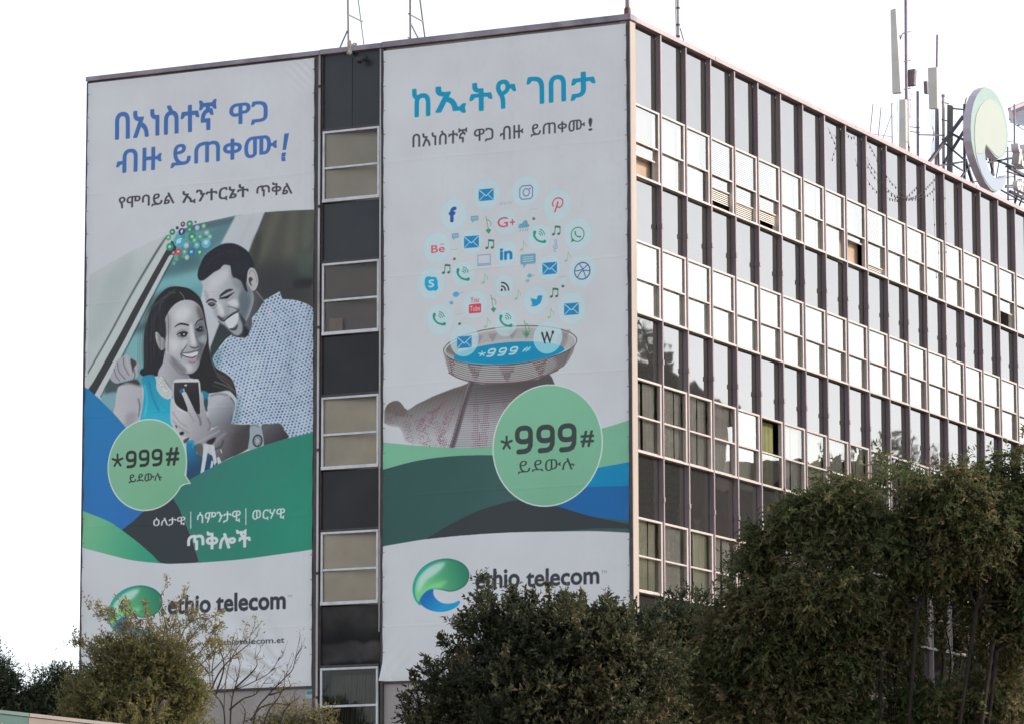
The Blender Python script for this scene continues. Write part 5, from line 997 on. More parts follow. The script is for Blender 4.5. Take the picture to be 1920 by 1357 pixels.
pole(root, (1720.6, 172), (1721, 300), 0.042, -2.2); MB().tube([PX(1720.6, 173, -2.2), PX(1720.5, 66, -2.2)], .004, 5).build('whip', M_ANT, root)
for y in (238, 247): MB().bar(PX(1702, y, -2.1), PX(1724, y+2, -2.2), .026).build('bracket', M_STEELD, root)
root = empty('antenna_mast', down(PX(1755, 310, -2.0)), 'mast with one broad upright panel and a thick dark rod above it', 'antenna', G1)
pole(root, (1757.5, 66), (1756.5, 130), 0.036, m=M_STEELM); pole(root, (1756.5, 128), (1754.5, 313), 0.042)
MB().tube([PX(1758, 68, -2), PX(1759, 4, -2)], .004, 5).build('whip', M_ANT, root)
panel(root, ((1741.5, 204.5), (1757.5, 204.5), (1756.5, 126), (1739, 127.5)), 0.10, M_ANT, -1.9, 'panel_antenna'); panel(root, ((1732, 176), (1739, 176), (1738, 152), (1731, 153)), 0.1, M_STEEL, -2.1, 'radio_unit')
for k in range(3): MB().tube([PX(1743+4*k, 205, -1.95), PX(1744+3*k, 232, -1.9), PX(1752-k, 250, -2), PX(1747+2*k, 270, -2), PX(1746+2*k, 300, -2)], .006, 5).build('cable', M_STEELD, root)
root = empty('antenna_mast', down(PX(1770, 318, -1.8)), 'pale mast beside the round sign with a narrow dark green panel', 'antenna', G1)
pole(root, (1768.6, 180), (1769, 320), 0.046, -1.8, m=M_PALE); MB().tube([PX(1768.6, 182, -1.8), PX(1768.5, 178, -1.8)], .06, 8).build('cap', M_STEELM, root)
panel(root, ((1774.5, 328), (1784, 332), (1785, 198), (1775.5, 196)), 0.1, mat('green_grey_cover', (.16, .17, .15), .5, .1), -1.8, 'panel_antenna')
for y in (192, 225, 262): MB().bar(PX(1766, y, -1.8), PX(1779, y+3, -1.8), .03).build('clamp', M_STEELD, root)
# small rail posts
root = empty('roof_rail', down(PX(1655, 262, -1.6)), 'low steel rail of thin rods at the left end of the antennas', 'rail')
for (x0, y0), (x1, y1), r in (((1637, 196), (1631, 254), .016), ((1652, 202), (1646.5, 260), .016), ((1672, 194), (1673, 276), .018), ((1671.5, 216), (1654, 265), .014)):
    a, b = PX(x1, y1, -1.6), PX(x0, y0, -1.6); MB().tube([ext(b, a, .4), a, b], r, 6).build('rod', M_STEELM, root)
MB().bar(PX(1622, 249, -1.6), PX(1674, 257.5, -1.6), .025).build('cross_bar', M_STEELM, root); MB().bar(PX(1672, 195, -1.6), PX(1677, 195.5, -1.6), .02).build('hook', M_STEELM, root)

# round company sign on its lattice -------------------------------------------
M_SIGNSIDE = mat('sign_side', (0.50, 0.44, 0.50), 0.5, 0.12, 1.5); M_SMINT = mat('sign_mint', (0.185, 0.28, 0.242), 0.45, 0.05, 1.0)
M_SPALE = mat('sign_pale_green', (0.275, 0.305, 0.25), 0.45, 0.04, 1.0); M_SBLUE = mat('sign_pale_blue', (0.235, 0.27, 0.345), 0.45, 0.04, 1.0)
SX = -0.55
def yz(pts, x=SX): return [(float(q[1]), float(q[2])) for q in (on_x(px, py, x) for px, py in pts)]
out_ = [(1848, 164), (1860, 169), (1870, 180), (1878, 196), (1884, 213), (1888, 232), (1890, 252), (1889, 270), (1885, 286), (1879, 296), (1873, 298.5), (1867, 296), (1861, 289), (1855, 281), (1848, 273), (1846.5, 285), (1848, 300), (1852, 315), (1858, 326), (1864, 333.5), (1870, 336), (1879, 334), (1887, 329), (1885, 343), (1879, 354), (1868, 361.5), (1858, 357), (1848, 344), (1840, 328), (1832, 308), (1826, 290), (1821, 265), (1819.5, 240), (1821, 215), (1825, 195), (1831, 180), (1839, 169)]
root = empty('emblem_sign', down(PX(1850, 362, -0.7)), 'big round wave emblem sign in pale mint and blue on the roof edge', 'sign')
MB().prism(yz(out_), 'x', SX-0.24, SX-0.004).build('sign_case', M_SIGNSIDE, root)
MB().prism(yz(out_), 'x', SX-0.003, SX+0.004).build('sign_face', M_SMINT, root)
lobe = [(1827, 238), (1830, 216), (1837, 200), (1846, 190), (1855, 186), (1866, 190.5), (1875, 203), (1881, 222), (1885, 246), (1885, 270), (1881, 286), (1873, 296), (1864, 290), (1856, 280), (1848, 271), (1844, 280), (1842, 289), (1829, 287), (1827, 262)]
MB().prism(yz(lobe), 'x', SX+0.005, SX+0.016).build('pale_lobe', M_SPALE, root)
wav = [(1843, 290), (1846, 303), (1851, 317), (1857, 327.5), (1864, 335.5), (1870, 338), (1879, 336), (1885.5, 332.5), (1883.5, 343), (1878, 352.5), (1868, 359.5), (1859, 355), (1849, 342), (1840.5, 327), (1833, 305), (1829, 288)]
MB().prism(yz(wav), 'x', SX+0.005, SX+0.016).build('blue_wave', M_SBLUE, root)
root = empty('sign_frame', down(PX(1850, 362, -1.4)), 'dark steel lattice with a ladder holding the round sign', 'steel frame')
FX = -1.3
for (x0, y0), (x1, y1), w_ in [((1808.5, 196), (1808.5, 345), .05), ((1740, 307), (1806, 219), .06), ((1770, 306), (1807, 247), .05), ((1780, 249), (1807, 263), .04), ((1756, 312), (1806, 304), .04), ((1784, 308), (1806, 321), .03), ((1800, 336), (1828, 298), .04), ((1810, 300), (1825, 348), .06), ((1812, 342), (1831, 341), .03),
                               ((1806, 222), (1850, 300), .04), ((1850, 270), (1863, 330), .05), ((1862, 280), (1860, 330), .05), ((1874, 300), (1868, 333), .02), ((1853, 305), (1905, 296), .04), ((1846, 292), (1905, 316), .04), ((1877, 357), (1930, 386), .03), ((1900, 392), (1916, 338), .035), ((1908, 395), (1928, 340), .03), ((1786, 204), (1806, 206), .03), ((1808, 201), (1812, 184), .02), ((1722, 253), (1770, 254.5), .03), ((1770, 268), (1808, 300), .03), ((1885, 352), (1925, 352), .03), ((1888, 322), (1925, 334), .03)]:
    MB().bar(PX(x0, y0, FX), PX(x1, y1, FX), w_*1.4).build('lattice_bar', M_STEELD, root)
for x in (1889.5, 1902): a = PX(x, 390, FX-.1); MB().bar(down(a), PX(x, 276 if x < 1895 else 196, FX-.1), .045).build('ladder_rail', M_STEELM, root)
for y in (266, 285, 297, 313, 333, 349, 361, 375): MB().bar(PX(1886, y, FX-.1), PX(1903, y-1, FX-.1), .03 if y not in (313, 349) else .055).build('rung', M_STEELD, root)
for p, q in (((1809, 345), (1809, 366)), ((1890, 380), (1890, 392)), ((1902, 385), (1902, 398))):
    a = PX(*q, FX); MB().bar(down(a), PX(*p, FX), .045).build('foot', M_STEELD, root)
# raised letters running on past the picture's edge
M_LET = mat('letter_cover', (0.60, 0.54, 0.54), 0.45, 0.10, 3.0)
def letters(body, p0, hgt, label, name):
    o = PX(*p0, -0.8); me = text_mesh(body, 0.03, 0, 0.12, 3)
    xs = [v.co.x for v in me.vertices]; ys = [v.co.y for v in me.vertices]; k = hgt/(max(ys)-min(ys)); x0, y0 = min(xs), min(ys)
    for v in me.vertices: v.co = Vector((v.co.z*k*1.2, (v.co.x-x0)*k, (v.co.y-y0)*k))
    r = empty(name, tuple(o), label, 'sign'); ob = link('letters', me, None, [M_LET]); ob.parent = r; ob.location = (0, 0, 0)
    MB().bar(o+Vector((-.16, -.02, -.05)), o+Vector((-.16, 6, -.05)), .08).build('carrier_rail', M_STEELD, r)
letters('ኢትዮ ቴሌኮም', (1903, 312), 0.80, 'raised pale Amharic sign letters cut by the right edge', 'raised_letter_sign')
letters('ethio telecom', (1903, 356), 0.42, 'lower row of small raised letters at the right edge', 'raised_letter_sign')
# dark floodlight box
root = empty('solar_panel', down(PX(1902, 395, -1.6)), 'dark tilted solar panel on a thin pole at the right edge', 'solar panel')
q = [PX(1894, 231, -1.5), PX(1932, 240, -1.5), PX(1932, 196, -2.3), PX(1893, 212, -2.3)]
d = Vector((0, -.02, .08)); MB().add(q+[v+d for v in q], [(0, 1, 2, 3), (7, 6, 5, 4), (0, 4, 5, 1), (1, 5, 6, 2), (2, 6, 7, 3), (3, 7, 4, 0)]).build('panel', mat('solar_cells', (.02, .02, .03), .2, .3, 9.0), root, bevel=.01)
e = Vector((0, -.03, .10)); MB().bar(q[3]+e, q[2]+e, .10).bar(q[3]+e, q[0]+e, .05).build('frame', M_COPB, root)
a = PX(1902, 222, -1.7); MB().tube([down(PX(1902, 395, -1.7)), a], .03, 8).build('pole', M_STEELM, root, True)
MB().tube([PX(1902, 233, -1.7), PX(1922, 246, -1.7)], .012, 6).tube([PX(1908, 236, -1.7), PX(1919, 233, -1.7)], .02, 6).build('strut', M_STEELD, root)

# festoon cables in front of the top storey --------------------------------------
M_CABLE = mat('black_cable', (0.02, 0.02, 0.022), 0.6)
def festoon(label, runs, gap=.17):
    root = empty('string_lights', tuple(PX(*runs[0][0], .03)), label, 'string lights', 'string lights under the roof edge')
    for run in runs:
        pts = [PX(x, y, 0.045) for x, y in smooth(run, 5, False)]
        MB().tube(pts, .0045, 5).build('cable', M_CABLE, root)
        b = MB(); L = 0
        for p_, q_ in zip(pts[:-1], pts[1:]):
            L += (q_-p_).length
            if L > gap: L = 0; b.tube([q_, q_+Vector((0, 0, -.025)), q_+Vector((0, .0, -.05)), q_+Vector((0, 0, -.075))], [.008, .015, .017, .006], 6)
        b.build('bulbs', M_CABLE, root)
festoon('string of dark bulbs tangled in a swag near the middle of the top storey', [[(1626, 266), (1635, 281), (1642, 295), (1656, 320), (1671, 342), (1679, 350), (1697, 366), (1716, 371), (1730, 360), (1740, 349), (1746, 343), (1753, 335)], [(1625.6, 295), (1631, 309), (1640, 321), (1656, 346), (1672, 362), (1682, 368), (1704, 373), (1719, 372), (1734, 368), (1746, 360), (1754, 350)]])
festoon('short hanging string of dark bulbs beside a mullion of the top storey', [[(1551, 240), (1556, 247), (1562, 262), (1567, 272), (1564, 284), (1560, 300)], [(1586, 251), (1592, 255), (1599, 258), (1604, 254)]])
festoon('single thin cable hanging with clips near the round sign', [[(1771, 326), (1772, 350), (1772, 376), (1773, 405), (1774, 440), (1774, 490), (1775, 520)]], .7)
# paper notice on the wall
root = empty('wall_notice', on_y(580, 1309, 0.045), 'small teal and white notice pasted beside the drain pipe', 'notice')
a, b = on_y(573, 1309, 0.045), on_y(587.5, 1293, 0.045)
MB().box(a[0], b[0], 0.040, 0.049, a[2], b[2]).build('sheet', mat('notice_paper', (.42, .48, .50), .7, .1, 9), root)
MB().box(a[0]+.03, b[0]-.02, 0.036, 0.0395, b[2]-.10, b[2]-.02).build('heading_band', mat('notice_teal', (.06, .30, .33), .7, .1), root)
# ================================================================ trees and shrubs
def leafmat(name, ramp, trans=0.25, rough=0.45):
    m = bpy.data.materials.new(name); m.use_nodes = True; t = m.node_tree; b = t.nodes['Principled BSDF']; out = t.nodes['Material Output']
    at = t.nodes.new('ShaderNodeAttribute'); at.attribute_name = 'leaf'; rp = t.nodes.new('ShaderNodeValToRGB')
    el = rp.color_ramp.elements
    while len(el) < len(ramp): el.new(0.5)
    for e, (p, c) in zip(el, ramp): e.position = p; e.color = (*c, 1)
    t.links.new(at.outputs['Fac'], rp.inputs[0]); t.links.new(rp.outputs[0], b.inputs['Base Color']); b.inputs['Roughness'].default_value = rough; b.inputs['Specular IOR Level'].default_value = 0.06
    tr = t.nodes.new('ShaderNodeBsdfTranslucent'); t.links.new(rp.outputs[0], tr.inputs['Color']); mx = t.nodes.new('ShaderNodeMixShader'); mx.inputs[0].default_value = trans
    t.links.new(b.outputs[0], mx.inputs[1]); t.links.new(tr.outputs[0], mx.inputs[2]); t.links.new(mx.outputs[0], out.inputs['Surface']); return m
M_BARK = mat('bark', (0.030, 0.023, 0.020), 0.95, 0.3, 6.0, bump=0.01)
M_BARK.node_tree.nodes['Principled BSDF'].inputs['Specular IOR Level'].default_value = 0.08
M_BARKL = mat('pale_bark', (0.13, 0.105, 0.085), 0.95, 0.3, 6.0, bump=0.01)
M_FICUS = leafmat('ficus_leaf', [(0, (0.040, 0.048, 0.030)), (.55, (0.074, 0.080, 0.044)), (.85, (0.135, 0.114, 0.064)), (1, (0.218, 0.135, 0.078))], .35)
M_JACA = leafmat('brown_green_leaf', [(0, (0.052, 0.079, 0.034)), (.5, (0.102, 0.121, 0.052)), (.8, (0.172, 0.144, 0.072)), (1, (0.243, 0.175, 0.098))], .45, .6)
M_OLIVE = leafmat('olive_leaf', [(0, (0.119, 0.129, 0.055)), (.5, (0.211, 0.197, 0.087)), (.85, (0.297, 0.247, 0.117)), (1, (0.297, 0.237, 0.141))], .5, .6)
M_DARK = leafmat('dark_leaf', [(0, (0.030, 0.046, 0.032)), (.6, (0.060, 0.077, 0.045)), (1, (0.117, 0.108, 0.057))], .35)
def unit(a): return a/np.maximum(1e-9, np.linalg.norm(a, axis=-1, keepdims=True))
def leaf_mesh(name, pos, d, side, ln, wd, tint, droop=0.15):
    """One folded four-cornered leaf per row."""
    n = len(pos); d = unit(d); side = unit(side-d*(side*d).sum(1, keepdims=True)); ln = ln[:, None]; wd = wd[:, None]
    nrm = np.cross(d, side)
    v = np.stack([pos, pos+d*ln*.45+side*wd*.5+nrm*wd*.12, pos+d*ln-nrm*ln*droop, pos+d*ln*.45-side*wd*.5+nrm*wd*.12], 1).reshape(-1, 3).astype(np.float32)
    me = bpy.data.meshes.new(name); me.vertices.add(4*n); me.vertices.foreach_set('co', v.ravel())
    me.loops.add(4*n); me.loops.foreach_set('vertex_index', np.arange(4*n, dtype=np.int32)); me.polygons.add(n); me.polygons.foreach_set('loop_start', np.arange(0, 4*n, 4, dtype=np.int32))
    me.update(calc_edges=True); at = me.attributes.new('leaf', 'FLOAT', 'POINT'); at.data.foreach_set('value', np.repeat(tint, 4).astype(np.float32)); return me
def blobs_world(bl, depth):
    out = []
    for px, py, rx, ry, *z in bl:
        D = depth+(z[0] if z else 0); out.append((at_depth(px, py, D), rx*D/FPX, ry*D/FPX))
    return out
def tree(name, label, cat, bl, depth, seed, leafm, bark, nclump, sprigs, nleaf, ln, wd, trunk_r, style='up', base=None, stems=1, group=None, shell=0.5, parts=('crown', 'trunk'), sprig_len=0.3, gap=0.0, tintj=0.25, twig=True, minz=None, spread=1.0):
    r = np.random.RandomState(seed); B = blobs_world(bl, depth); cen = np.mean([b[0] for b in B], 0)
    bx = np.array([cen[0], cen[1], 0.0]) if base is None else np.array([*base, 0.0])
    root = empty(name, tuple(bx), label, cat, group)
    vol = np.array([b[1]*b[1]+b[1]*b[2] for b in B]); cnt = np.maximum(4, (vol/vol.sum()*nclump).astype(int)); P = []; N = []; T = []; K = []
    for k, ((c, rx, rz), m) in enumerate(zip(B, cnt)):
        u = unit(r.randn(m, 3)); rad = (shell+(1-shell)*r.rand(m)**0.6)*(0.80+0.34*r.rand(m))
        ph = r.rand(6)*6; rad *= 1+0.13*np.sin(5*u[:, 0]+ph[0])+0.13*np.sin(6*u[:, 2]+ph[1])+.09*np.sin(9*u[:, 1]+ph[2])
        p = c+u*rad[:, None]*np.array([rx, rx*0.9, rz]); P.append(p); N.append(u); K.append(np.full(m, k)); T.append(r.rand()*0.24-.1+.18*(np.sin(p[:, 0]*3.1+ph[3])+np.sin(p[:, 2]*3.7+ph[4])*1.0)*.5+r.rand(m)*.5)  # blob and clump tints also stand in for lit and unlit clumps
    P, N, T, K = map(np.concatenate, (P, N, T, K))
    if minz is not None: ok = P[:, 2] > minz; P, N, T, K = P[ok], N[ok], T[ok], K[ok]
    if gap > 0:
        g = np.sin(P[:, 0]*2.3+seed)+np.sin(P[:, 2]*2.9+seed*2)+np.sin(P[:, 1]*1.9)+np.sin((P[:, 0]+P[:, 2])*4.1); ok = g > (-2.2+gap*2); P, N, T, K = P[ok], N[ok], T[ok], K[ok]
    nC = len(P)
    # wood: stems -> blob centres -> a share of the clumps
    wd_ = MB(); tops = []
    for s_ in range(stems):
        o = np.array([r.uniform(-.7, .7)*spread, r.uniform(-.4, .4), 0])*(stems > 1); hi = cen+o*np.array([2.6, 1.5, 0])-np.array([0, 0, np.mean([b[2] for b in B])*(1.2 if stems == 1 else r.uniform(.2, 2.2))]); mid = (bx+o+hi)/2+r.randn(3)*[.15, .15, 0]
        wd_.tube([bx+o-[0, 0, .2], (bx+o)*.75+mid*.25+r.randn(3)*.03, mid, hi], [trunk_r*1.25, trunk_r, trunk_r*.85, trunk_r*.7], 9); tops.append(hi)
    ends = []
    for c, rx, rz in B:
        h = tops[int(np.argmin([np.linalg.norm(c-t) for t in tops]))]; e = c+r.randn(3)*rx*.12; L_ = np.linalg.norm(e-h); m1 = h*.55+e*.45+r.randn(3)*L_*.08+np.array([0, 0, -.10*L_])*(1 if e[2] > h[2] else -1)
        wd_.tube([h, h*.75+m1*.25+r.randn(3)*.05, m1, (m1+e)/2+r.randn(3)*L_*.04, e, e+(e-m1)*.45+r.randn(3)*rx*.1], [trunk_r*.6, trunk_r*.55, trunk_r*.42, trunk_r*.36, trunk_r*.28, trunk_r*.1], 7); ends.append((m1, e))
    pick = r.permutation(nC)[:min(nC, 420 if twig else 60)]
    for i in pick:
        m1, e = ends[K[i]]; a = e*.7+m1*.3 if r.rand() < .5 else e; mid = (a+P[i])/2+r.randn(3)*.08
        wd_.tube([a, mid, P[i], P[i]+N[i]*.15], [trunk_r*.16, trunk_r*.10, .007, .003], 5, cap=False)
    wd_.build(parts[1], bark, root, True)
    # leaves
    S_ = sprigs; p = np.repeat(P, S_, 0); n = np.repeat(N, S_, 0); t = np.repeat(T, S_)
    q = unit(r.randn(len(p), 3))
    if style == 'up': dr = unit(n*.55+q*.75+np.array([0, 0, .45]))
    elif style == 'droop': dr = unit(n*.45+q*.9+np.array([0, 0, -.12]))
    else: dr = unit(n*.4+q*1.0+np.array([0, 0, .1]))
    p = p+q*r.rand(len(p), 1)*.10; L = sprig_len*(.6+.7*r.rand(len(p)))
    pos = []; dd = []; sd = []; tt = []; ll = []
    for j in range(nleaf):
        f = (j+1)/nleaf; s_ = unit(np.cross(dr, unit(r.randn(len(p), 3)))); a = p+dr*(L*f)[:, None]
        if style == 'droop': a = a-np.array([0, 0, 1.0])*((L*f)**2*.9)[:, None]
        pos.append(a); dd.append(unit(dr*(.55+.5*f)+s_*.8+np.array([0, 0, -.35 if style == 'droop' else .1]))); sd.append(np.cross(dr, s_)+r.randn(len(p), 3)*.35); tt.append(t+tintj*r.rand(len(p))+.18*f); ll.append(np.ones(len(p)))
    pos, dd, sd, tt = map(np.concatenate, (pos, dd, sd, tt)); m = len(pos)
    me = leaf_mesh(parts[0], pos, dd, sd, ln*(.65+.6*r.rand(m)), wd*(.7+.5*r.rand(m)), np.clip(tt, 0, 1))
    link(parts[0], me, root, [leafm]); return root
tree('round_tree', 'dense dark green ragged tree with glossy leaves in front of the right banner', 'tree',
     [(945, 1260, 110, 125), (1045, 1235, 95, 112, -.4), (1110, 1285, 120, 135), (1175, 1225, 62, 66), (1130, 1180, 50, 48), (1215, 1250, 60, 70, .6), (865, 1320, 85, 105, .3), (1000, 1370, 190, 130), (825, 1410, 80, 90), (1160, 1290, 100, 120, .6), (1130, 1440, 170, 120), (900, 1205, 52, 66, .2), (1060, 1176, 48, 48, -.2), (975, 1180, 50, 48, -.2), (1125, 1195, 50, 50)],
     84.0, 3, M_FICUS, M_BARK, 2700, 5, 8, .112, .052, .15, 'up', shell=.55, sprig_len=.26)
tree('feathery_tree', 'tall brown green feathery tree with several bare stems in front of the glazed face', 'tree',
     [(1440, 1085, 58, 75), (1395, 1085, 36, 52), (1355, 1175, 44, 56), (1335, 1260, 60, 70), (1425, 1010, 30, 38), (1490, 975, 58, 50), (1560, 965, 75, 68), (1615, 925, 55, 44), (1680, 955, 100, 85, .5), (1780, 945, 95, 80), (1860, 930, 90, 80, .3), (1930, 925, 100, 95, .6), (1430, 1180, 90, 100), (1545, 1110, 100, 90, -.5), (1665, 1045, 95, 60), (1850, 1030, 120, 75), (1490, 1290, 110, 100), (1600, 1240, 70, 70, -.3), (1745, 1060, 80, 46), (1640, 1135, 66, 56), (1560, 1200, 70, 60), (1725, 1310, 90, 34), (1700, 1360, 90, 40), (1690, 1175, 46, 50), (1835, 1130, 46, 50), (1905, 1110, 60, 66), (1890, 1190, 70, 60), (1870, 1310, 100, 60), (1600, 1350, 110, 60), (1960, 1080, 90, 150), (1400, 1340, 100, 80)],
     88.0, 8, M_JACA, M_BARK, 4400, 6, 8, .125, .050, .06, 'droop', stems=9, gap=.22, spread=1.5, shell=.3, sprig_len=.34, tintj=.35)
tree('dark_tree', 'dark green tree filling the gap between the round tree and the feathery tree', 'tree',
     [(1195, 1205, 58, 58), (1245, 1205, 66, 62), (1305, 1215, 76, 82), (1265, 1260, 80, 85), (1200, 1330, 110, 100), (1320, 1370, 120, 110)], 90.5, 12, M_DARK, M_BARK, 1200, 5, 8, .12, .055, .12, 'up', shell=.5, sprig_len=.3)
tree('olive_tree', 'olive green tree with thin sprays rising in front of the left banner logo', 'tree',
     [(240, 1295, 90, 75), (325, 1300, 55, 80), (180, 1322, 66, 62), (265, 1390, 150, 80), (212, 1238, 48, 42), (262, 1232, 50, 44), (312, 1240, 50, 48), (352, 1300, 34, 60)], 80.0, 21, M_OLIVE, M_BARKL, 2000, 5, 8, .085, .027, .07, 'free', stems=3, spread=.35, shell=.45, sprig_len=.24)
# its open upper sprays: thin shoots with few leaves (same tree kind, each shoot rising from the crown)
def sprays(parent, shoots, depth, seed, leafm, bark, name=('spray', 'shoot'), nl=10, ln=.07, wd=.02, side=True, rad=.014):
    r = np.random.RandomState(seed); w_ = MB(); pos = []; dd = []; sd = []
    for sh in shoots:
        D = depth+r.uniform(-.5, .5); pts = [Vector(at_depth(x, y, D)) for x, y in smooth(sh, 5, False)]
        w_.tube(pts, list(np.linspace(rad, .004, len(pts))), 6)
        subs = [(pts, 1.0)]
        if side:
            for k in range(max(1, len(pts)//3)):
                i = r.randint(len(pts)//3, len(pts)); a = pts[i]; d = Vector(unit(np.array(pts[-1]-pts[0])+r.randn(3)*.55)); L = r.uniform(.15, .45); q = [a, a+d*L*.5+Vector(r.randn(3)*.03), a+d*L+Vector(r.randn(3)*.04)]
                w_.tube(q, [.007, .005, .002], 5); subs.append((q, .7))
        for q, f in subs:
            for k in range(int(nl*f)):
                t = r.uniform(.35, 1.0)*(len(q)-1); i = min(int(t), len(q)-2); a = q[i].lerp(q[i+1], t-i); d = (q[i+1]-q[i]).normalized()
                for z in range(3): pos.append(np.array(a)+r.randn(3)*.035); dd.append(unit(np.array(d)*.7+r.randn(3)*.7)); sd.append(r.randn(3))
    w_.build(name[1], bark, parent, True)
    if nl:
        n = len(pos); me = leaf_mesh(name[0], np.array(pos), np.array(dd), np.array(sd), ln*(.6+.7*r.rand(n)), wd*(.7+.6*r.rand(n)), np.clip(.35+.6*r.rand(n), 0, 1)); link(name[0], me, parent, [leafm])
RT = [o for o in bpy.data.objects if o.name == 'round_tree'][0]
FT = [o for o in bpy.data.objects if o.name == 'feathery_tree'][0]
OT = [o for o in bpy.data.objects if o.name == 'olive_tree'][0]
sprays(OT, [[(262, 1260), (250, 1200), (236, 1160), (222, 1120)], [(290, 1250), (276, 1200), (258, 1160), (232, 1115)], [(318, 1260), (322, 1200), (328, 1160), (340, 1125)], [(318, 1250), (314, 1190), (306, 1150), (300, 1112)], [(335, 1250), (350, 1210), (372, 1175), (398, 1155)], [(240, 1240), (225, 1190), (196, 1158), (182, 1152)], [(345, 1260), (372, 1225), (392, 1200), (404, 1175)], [(300, 1240), (292, 1200), (280, 1170), (272, 1140)], [(220, 1250), (190, 1222), (166, 1210), (152, 1206)], [(350, 1270), (382, 1240), (400, 1220), (416, 1206)], [(325, 1230), (345, 1180), (362, 1160), (372, 1140)], [(255, 1230), (240, 1190), (222, 1172), (212, 1150)]], 80.0, 5, M_OLIVE, M_BARKL, nl=17, ln=.085, wd=.026)
sprays(RT, [[(905, 1185), (900, 1145), (896, 1123)], [(925, 1175), (925, 1140), (920, 1115)], [(960, 1165), (962, 1125), (958, 1103)], [(1000, 1165), (1002, 1125), (996, 1107)], [(1028, 1160), (1030, 1120), (1028, 1095)], [(1055, 1165), (1062, 1135), (1056, 1111)], [(1075, 1175), (1085, 1137), (1090, 1111)], [(1095, 1185), (1108, 1155), (1116, 1143)], [(880, 1195), (868, 1165), (862, 1147)], [(850, 1225), (832, 1205), (824, 1191)], [(820, 1285), (802, 1251), (798, 1233)], [(800, 1305), (782, 1277), (776, 1259)], [(790, 1345), (768, 1315), (760, 1303)]], 84.0, 25, M_FICUS, M_BARK, nl=22, ln=.115, wd=.05, side=False)
rs = np.random.RandomState(4); sh = []
for i in range(24):
    x0 = 1560+rs.rand()*330; x1 = x0+rs.randn()*45; sh.append([(x0+rs.randn()*12, 1460), (x0, 1340), (x0*.6+x1*.4+rs.randn()*10, 1235), (x0*.3+x1*.7+rs.randn()*8, 1150), (x1, 1060+rs.rand()*40)])
sprays(FT, sh, 88.6, 33, M_JACA, M_BARK, ('leaves', 'stems'), nl=20, ln=.12, wd=.048, rad=.036)
BS = empty('bare_shrub', (float(at_depth(450, 1400, 82)[0]), float(at_depth(450, 1400, 82)[1]), 0), 'leggy half bare shrub with dark curving twigs below the web address', 'shrub')
shoots = [[(352, 1440), (358, 1335), (380, 1298), (430, 1295), (480, 1275), (510, 1256), (524, 1230)], [(468, 1440), (478, 1340), (505, 1300), (530, 1274), (548, 1255), (554, 1232), (560, 1206)], [(430, 1440), (433, 1330), (440, 1290), (448, 1262), (450, 1240)], [(420, 1420), (420, 1330), (396, 1290), (392, 1240), (380, 1215)], [(395, 1295), (410, 1262), (432, 1235), (460, 1212), (484, 1190)], [(405, 1300), (420, 1250), (412, 1215), (408, 1185)], [(490, 1400), (500, 1340), (520, 1310), (532, 1288), (533, 1268)], [(440, 1290), (470, 1262), (482, 1245), (478, 1232)], [(505, 1302), (525, 1296), (545, 1285)], [(470, 1350), (490, 1325), (520, 1318), (540, 1322)], [(430, 1330), (455, 1310), (480, 1300), (494, 1280)], [(392, 1262), (372, 1240), (356, 1232)], [(520, 1400), (530, 1340), (545, 1318), (560, 1308)], [(440, 1400), (460, 1340), (450, 1316)]]
sprays(BS, shoots, 82.0, 9, M_OLIVE, mat('twig_bark', (.05, .038, .034), .9, .3, 8), ('leaves', 'branches'), nl=2, rad=.021)
sprays(BS, [[(420, 1330), (424, 1270), (436, 1230), (452, 1205), (470, 1190), (484, 1172)], [(400, 1290), (398, 1250), (404, 1220), (398, 1200)], [(395, 1260), (418, 1236), (430, 1222), (436, 1205)]], 82.0, 15, M_OLIVE, M_BARKL, ('leaves', 'shoots'), nl=7)
for i, (bl, lab, sd_, m) in enumerate([([(8, 1295, 42, 52), (-30, 1280, 60, 70), (20, 1350, 60, 50), (-20, 1370, 90, 50)], 'dark tree cut by the left edge of the picture', 31, M_DARK), ([(100, 1298, 46, 48), (135, 1312, 45, 50), (70, 1335, 50, 45), (110, 1360, 80, 50), (55, 1345, 50, 36)], 'small dark bushy tree against the white sky left of the building', 33, M_DARK)]):
    tree('bushy_tree', lab, 'tree', bl, 98.0, sd_, m, M_BARK, 1000, 5, 7, .085, .03, .10, 'free', group='dark trees left of the building', shell=.45, sprig_len=.26)
tree('low_shrub', 'low pale leafed shrub at the bottom beside the drain pipe', 'shrub', [(545, 1352, 45, 32), (505, 1368, 45, 30), (590, 1352, 30, 26), (615, 1345, 14, 26)], 90.0, 41, M_OLIVE, M_BARKL, 190, 4, 7, .075, .024, .03, 'free', shell=.1, sprig_len=.26, stems=3)
